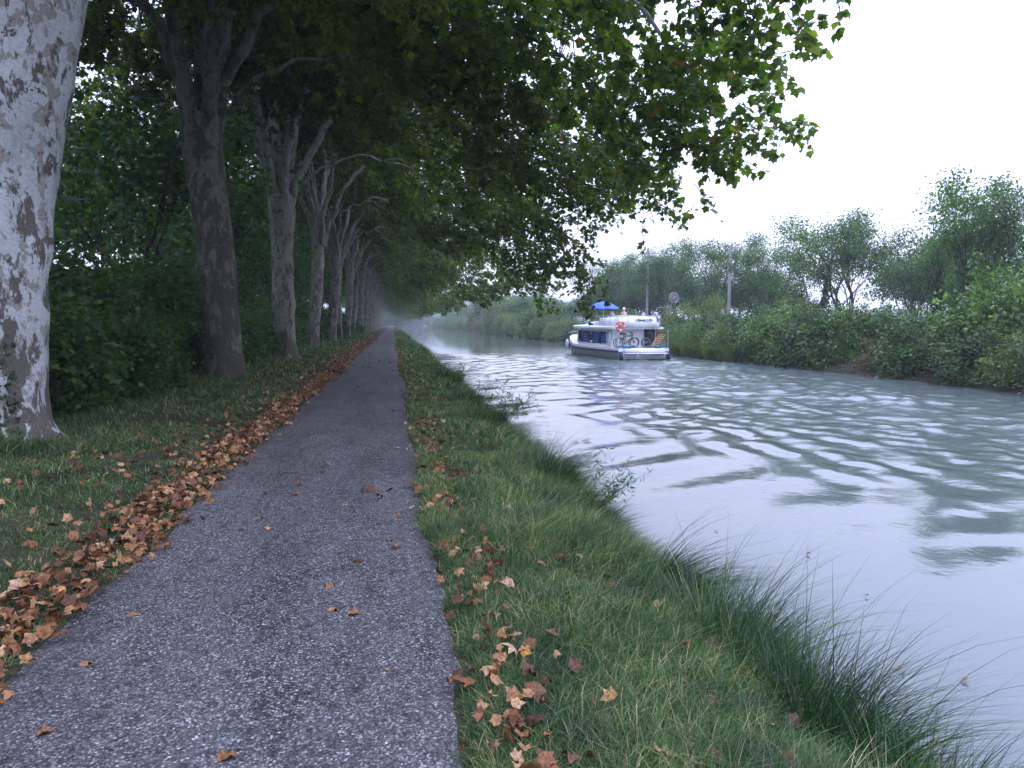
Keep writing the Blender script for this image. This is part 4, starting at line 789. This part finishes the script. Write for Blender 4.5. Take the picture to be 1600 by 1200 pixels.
# bicycles
def bicycle(frame_m):
    root = empty('bicycle'); Rw = .335
    for x in (-.52, .52):
        mb = MB(); torus(mb, (x, 0, Rw), Rw - .02, .026, n=28, k=6); w_ = mb.build('wheel', M['black'], root, smooth=True)
        mb = MB(); torus(mb, (x, 0, Rw), Rw - .05, .010, n=24, k=5)
        for i in range(12): aa = i * math.pi / 6; tube(mb, [(x, 0, Rw), (x + math.cos(aa) * (Rw - .05), 0, Rw + math.sin(aa) * (Rw - .05))], .003, 3)
        tube(mb, [(x, -.05, Rw), (x, .05, Rw)], .03, 8); mb.build('rim', M['steel'], w_)
    mb = MB(); bb = (-.06, 0, .30); st = (-.20, 0, .82); hd = (.34, 0, .80); hl = (.38, 0, .66)
    for a_, b_ in ((bb, st), (bb, hl), (st, hd), ((-.17, 0, .72), (.36, 0, .74))): tube(mb, [a_, b_], .018, 6)
    for s in (-.05, .05):
        tube(mb, [(-.52, s, Rw), bb], .010, 5); tube(mb, [(-.52, s, Rw), (-.17, 0, .72)], .009, 5); tube(mb, [(.52, s, Rw), (.38, s, .62)], .011, 5)
    tube(mb, [hl, (.33, 0, .92)], .02, 6); mb.build('frame', frame_m, root)
    mb = MB(); tube(mb, [(.28, -.28, .97), (.33, -.12, .96), (.35, 0, .93), (.33, .12, .96), (.28, .28, .97)], .013, 6); mb.build('handlebar', M['black'], root)
    mb = MB(); tube(mb, [(-.40, 0, .90), (-.30, 0, .915), (-.12, 0, .90)], [.09, .07, .025], 8, cap=True); tube(mb, [st, (-.24, 0, .9)], .013, 5); mb.build('saddle', M['black'], root)
    mb = MB(); torus(mb, (-.06, 0, .30), .09, .012, n=16, k=5); tube(mb, [(-.06, .03, .30), (-.0, .06, .15), (.04, .1, .15)], .010, 5); tube(mb, [(-.06, -.03, .30), (-.12, -.06, .45), (-.08, -.1, .45)], .010, 5); mb.build('crank', M['steel'], root)
    return root
b1 = bicycle(M['black']); b1.location = bw(-1.0, .55, .74); b1.rotation_euler = (rad(6), 0, BA)
b2 = dup(b1, bw(-.78, .85, .74), BA); b2.rotation_euler = (rad(7), 0, BA + .12); b3 = dup(b1, bw(.95, .6, .74), BA); b3.rotation_euler = (rad(6), 0, BA + 3.05); b4 = dup(b1, bw(1.12, .95, .74), BA); b4.rotation_euler = (rad(7), 0, BA)
GB = 'bicycles carried on the aft deck of the cruiser'
for o, l in ((b1, 'bicycle parked nearest the lifebuoy on the aft deck'), (b2, 'bicycle behind the left hand one on the aft deck, overlapped by it'), (b3, 'bicycle on the right half of the aft deck beside the deckchair'), (b4, 'bicycle behind the deckchair at the right side of the aft deck')): tag(o, l, 'bicycle', GB)
root = empty('deckchair', bw(1.0, .25, .76), BA); tag(root, 'folded deckchair with pale wooden slats leaning on the right hand bicycles', 'deckchair')
for s in (0, 1):
    mb = MB()
    for i in range(6): c0 = np.array([-.30 + .1 * s, -.02 * s, .12 + .0 * i]); 
    for i in range(7):
        t = i / 6; box(mb, (-.32 + .55 * t + .22 * s, -.03 * s, .12 + .68 * t), (.20, .03, .045))
    mb.build('slat_panel', M['peach'], root)
    mb = MB(); tube(mb, [(-.44 + .22 * s, 0, .06), (.14 + .22 * s, 0, .86)], .018, 5); tube(mb, [(-.22 + .22 * s, 0, .06), (.36 + .22 * s, 0, .86)], .018, 5); mb.build('frame', M['peach'], root)
mb = MB(); q = np.linspace(0, 1, 9); tube(mb, np.stack([-1.55 + 1.0 * q, .25 + .1 * np.sin(q * 5), .82 + .05 * np.sin(q * 9)], 1), .05 + .06 * np.sin(q * math.pi), 9, cap=True); o = mb.build('tarpaulin', M['teal'], smooth=True); o.location = (BX, BY, ZW); o.rotation_euler = (0, 0, BA)
tag(o, 'teal tarpaulin bundle under the left bicycles on the aft deck', 'tarpaulin', 'teal bundles on the aft deck')
o = o.copy(); C.objects.link(o); o.location = bw(2.1, 0, 0); tag(o, 'teal tarpaulin bundle by the right rear corner of the cruiser', 'tarpaulin', 'teal bundles on the aft deck')
# folded chairs lying on the flybridge coaming
def folded(loc, lb, rz):
    root = empty('folding_chair', loc, rz); mb = MB()
    for s in (-.2, .2): tube(mb, [(-.42, s, .03), (0, s, .10), (.42, s, .16)], .018, 5); tube(mb, [(-.42, s, .16), (0, s, .10), (.42, s, .03)], .018, 5)
    for x in (-.42, .42): tube(mb, [(x, -.2, .1), (x, .2, .1)], .016, 5)
    mb.build('frame', M['black'], root); mb = MB(); box(mb, (0, 0, .12), (.5, .36, .03)); mb.build('seat', M['darkcloth'], root); tag(root, lb, 'folding chair', 'folded chairs on the cruiser roof')
folded(bw(.15, .95, 2.40), 'black folding chair laid on the rear roof, left one', BA); folded(bw(.98, 1.05, 2.40), 'black folding chair laid on the rear roof, right one', BA + .3)
# people
def person(loc, rz, top_m, bottom_m, lb, hair_m, hat=False, sit=True):
    root = empty('person', loc, rz); root.scale = (.72, .8, .88); me = bpy.data.meshes.new('body')
    if sit:
        J = dict(pel=(0, 0, .10), ch=(0, .02, .42), nk=(0, .0, .60), hd=(0, -.02, .74), ht=(0, -.02, .84), ls=(-.19, 0, .52), le=(-.25, -.12, .28), lh=(-.12, -.34, .24), rs=(.19, 0, .52), re=(.25, -.12, .28), rh=(.12, -.34, .24),
                 lp=(-.1, 0, .06), lk=(-.13, -.44, .08), la=(-.13, -.46, -.36), lf=(-.13, -.60, -.40), rp=(.1, 0, .06), rk=(.13, -.44, .08), ra=(.13, -.46, -.36), rf=(.13, -.60, -.40))
    else:
        J = dict(pel=(0, 0, .92), ch=(0, .02, 1.25), nk=(0, 0, 1.46), hd=(0, -.02, 1.58), ht=(0, -.02, 1.68), ls=(-.19, 0, 1.38), le=(-.25, -.06, 1.1), lh=(-.20, -.26, .98), rs=(.19, 0, 1.38), re=(.25, -.04, 1.1), rh=(.2, -.22, .95),
                 lp=(-.1, 0, .88), lk=(-.11, -.03, .48), la=(-.11, .02, .08), lf=(-.11, -.14, .03), rp=(.1, 0, .88), rk=(.11, -.03, .48), ra=(.11, .02, .08), rf=(.11, -.14, .03))
    rd = dict(pel=.15, ch=.15, nk=.06, hd=.095, ht=.08, ls=.065, le=.045, lh=.03, rs=.065, re=.045, rh=.03, lp=.09, lk=.06, la=.04, lf=.035, rp=.09, rk=.06, ra=.04, rf=.035)
    ks = list(J); ix = {k: i for i, k in enumerate(ks)}; E = [('pel', 'ch'), ('ch', 'nk'), ('nk', 'hd'), ('hd', 'ht'), ('ch', 'ls'), ('ls', 'le'), ('le', 'lh'), ('ch', 'rs'), ('rs', 're'), ('re', 'rh'), ('pel', 'lp'), ('lp', 'lk'), ('lk', 'la'), ('la', 'lf'), ('pel', 'rp'), ('rp', 'rk'), ('rk', 'ra'), ('ra', 'rf')]
    me.from_pydata([J[k] for k in ks], [(ix[a], ix[b]) for a, b in E], []); o = bpy.data.objects.new('body', me); C.objects.link(o); o.parent = root
    md = o.modifiers.new('skin', 'SKIN')
    if not me.skin_vertices: 
        bpy.context.view_layer.objects.active = o
        me.skin_vertices.new() if hasattr(me.skin_vertices, 'new') else None
    for k in ks: me.skin_vertices[0].data[ix[k]].radius = (rd[k], rd[k])
    me.skin_vertices[0].data[0].use_root = True; md.use_smooth_shade = True
    o.modifiers.new('sub', 'SUBSURF').levels = 2; me.materials.append(M['skin'])
    z0, z1 = J['pel'][2], J['nk'][2]
    mb = MB(); zz = np.array([z0 - .08, z0 + .1, (z0 + z1) / 2, z1 - .12, z1 - .03]); tube(mb, np.stack([0 * zz, 0 * zz + .01, zz], 1), [.19, .175, .19, .20, .09], 12, bump=np.array([1, .9, .75, .7, .75, .9] * 2)[None] * np.ones((5, 1)))
    for s in 'lr': tube(mb, [J[s + 's'], ((np.array(J[s + 's']) + J[s + 'e']) / 2), J[s + 'e']], [.085, .075, .065], 8)
    mb.build('shirt', top_m, root, smooth=True)
    mb = MB()
    for s in 'lr': tube(mb, [J[s + 'p'], J[s + 'k']], [.12, .085], 8)
    mb.build('shorts', bottom_m, root, smooth=True)
    h = np.array(J['hd']) + [0, .01, .03]; q = np.linspace(0, 1, 6); mb = MB(); tube(mb, h + np.stack([0 * q, 0 * q, .0 + .13 * q], 1), .125 * np.sqrt(1 - q ** 2 * .97), 12)
    if hat: tube(mb, [h + [0, 0, .0], h + [0, 0, .015]], [.20, .13], 14)
    mb.build('hat' if hat else 'hair', hair_m, root, smooth=True)
    mb = MB(); hh = np.array(J['hd']); tube(mb, [hh + [0, -.09, .02], hh + [0, -.125, -.02]], [.01, .02], 5, cap=True); mb.build('nose', M['skin'], root)
    tag(root, lb, 'person')
try:
    person(bw(-.02, 3.3, 1.82), BA + math.pi * .9, M['beige'], M['darkcloth'], 'person in a beige top and white hat standing on the cruiser roof', M['hat'], True, False)
    person(bw(-.45, 4.3, 2.46), BA + math.pi, M['lavender'], M['darkcloth'], 'dark haired person in lavender sitting under the blue parasol', M['hair'])
except Exception as e:
    import traceback; traceback.print_exc(); print('PERSON', e)

# ---------------------------------------------------------------- poles, wires, disc, house
def pole(x, y, h, lb, arm=True):
    root = empty('utility_pole', (x, y, .3)); mb = MB(); tube(mb, [(0, 0, -.3), (0, 0, h)], [.17, .12], 8, cap=True); mb.build('shaft', M['concrete'], root)
    if arm:
        mb = MB(); box(mb, (0, 0, h - .5), (1.3, .09, .09)); mb.build('cross_arm', M['concrete'], root)
        for s in (-.6, .0, .6): mb = MB(); tube(mb, [(s, 0, h - .45), (s, 0, h - .33), (s, 0, h - .25)], [.03, .05, .03], 8, cap=True); mb.build('insulator', M['hat'], root)
    tag(root, lb, 'utility pole', 'utility poles behind the far bank'); return (x, y, .3 + h)
PP = [pole(33, pxy(1400, 33) - 14, 9, 'utility pole hidden among the tall trees at the right'), pole(29, pxy(1137, 29), 8.1, 'utility pole right of the boat, slightly shorter and nearer'), pole(28, pxy(1010, 28), 9.6, 'tall utility pole rising behind the boat roof'), pole(28, pxy(840, 28), 9.2, 'distant utility pole seen through the hanging branches'), pole(27, pxy(822, 27), 7, 'thin pole left of the distant one beyond the branches', False), pole(27, pxy(712, 27), 9, 'farthest utility pole near the hazy end of the canal')]
def wire(a, b, dz, lb):
    a = np.array(a) + [0, 0, dz]; b = np.array(b) + [0, 0, dz]; m = (a + b) / 2 - [0, 0, .9]; mb = MB(); tube(mb, bez(a, m, b, 16), .014, 4)
    tag(mb.build('power_cable', M['black']), lb, 'cable', 'power cables between the poles')
for k, dz in enumerate((-.25, -.75)):
    nm = ('upper', 'lower')[k]
    wire(PP[0], PP[1], dz, nm + ' cable running into the tall trees at the right'); wire(PP[1], PP[2], dz, nm + ' cable between the two poles nearest the boat'); wire(PP[2], PP[3], dz, nm + ' cable from the tall pole to the distant pole')
root = empty('wire_disc_mast', (24, 60.3, .3)); tag(root, 'round grey wire disc on a short lattice mast behind the boat', 'mast')
mb = MB()
for x, y in ((-.22, -.2), (.22, -.2), (-.22, .2), (.22, .2)): tube(mb, [(x, y, -.3), (x * .7, y * .7, 3.0)], .03, 5)
for z in np.arange(.2, 3, .5):
    for s in (-1, 1): tube(mb, [(-.2, .17 * s, z), (.2, .17 * s, z + .45)], .016, 4); tube(mb, [(.2 * s, -.17, z), (.2 * s, .17, z + .45)], .016, 4)
mb.build('lattice', M['concrete'], root)
mb = MB()
for q in (.46, .36, .26, .16): torus(mb, (.35, -.2, 3.62), q, .012 if q < .4 else .025, n=28, k=5)
for i in range(24): aa = i * math.pi / 12; tube(mb, [(.35, -.2, 3.62), (.35 + math.cos(aa) * .46, -.2, 3.62 + math.sin(aa) * .46)], .008, 3)
mb.build('disc_cage', M['steel'], root)
mb = MB(); tube(mb, [(.35, -.12, 3.62), (.35, -.05, 3.62)], [.24, .20], 14, cap=True); tube(mb, [(0, 0, 2.9), (.3, -.05, 3.4)], .04, 6); mb.build('hub', M['navy'], root)
mb = MB(); box(mb, (-.55, 0, 2.75), (1.1, .08, .08)); mb.build('bracket', M['concrete'], root)
for i, (px, X, lb) in enumerate(((1023, 26, 'left one of two small white marker posts behind the boat stern'), (1029, 26, 'right one of two small white marker posts behind the boat stern'), (1208, 27, 'white marker post among the far trees right of the nearer pole'))):
    o = empty('marker_post', (X, pxy(px, X), .3)); mb = MB(); tube(mb, [(0, 0, -.2), (0, 0, 1.9 if i < 2 else 2.0)], .11, 8, cap=True); mb.build('shaft', M['hat'], o); mb = MB(); tube(mb, [(0, 0, 1.9), (0, 0, 2.15)], [.13, .06], 8, cap=True); mb.build('cap', M['hat'], o); tag(o, lb, 'post', 'white marker posts')
X = 95; yy = pxy(1282, X); root = empty('farmhouse', (X, yy, -.1), .5); root.scale = (1, 1, .72); tag(root, 'low pinkish grey farmhouse glimpsed between the far trees', 'house')
mb = MB(); box(mb, (0, 0, 1.3), (9, 6, 2.6)); mb.build('wall', M['render_wall'], root)
mb = MB(); mb.add([(-4.8, -3.4, 2.6), (4.8, -3.4, 2.6), (4.8, 3.4, 2.6), (-4.8, 3.4, 2.6), (-4.8, 0, 4.0), (4.8, 0, 4.0)], [[0, 1, 5, 4], [2, 3, 4, 5]]); mb.add([(-4.8, -3.4, 2.6), (-4.8, 3.4, 2.6), (-4.8, 0, 4.0), (4.8, -3.4, 2.6), (4.8, 3.4, 2.6), (4.8, 0, 4.0)], [[0, 2, 1], [3, 4, 5]]); mb.build('roof', M['tile'], root)
for x in (-2.5, 0, 2.5): mb = MB(); box(mb, (x, -3.02, 1.4), (.9, .06, 1.1)); mb.build('window', M['glass'], root)

# ---------------------------------------------------------------- haze
mb = MB(); lo = np.array([-720, -80, -6.]); hi = np.array([700, 3100, 40.]); box(mb, (lo + hi) / 2, hi - lo); hz = mb.build('haze', [])
m = bpy.data.materials.new('morning_haze'); m.use_nodes = True; nt = m.node_tree; nt.nodes.clear(); out = N(nt, 'ShaderNodeOutputMaterial'); pv = N(nt, 'ShaderNodeVolumePrincipled')
pv.inputs['Density'].default_value = .00062; pv.inputs['Color'].default_value = (.86, .93, 1.0, 1); nt.links.new(pv.outputs[0], out.inputs['Volume']); hz.data.materials.append(m)
tag(hz, 'pale morning haze over the canal', 'haze', kind='stuff')
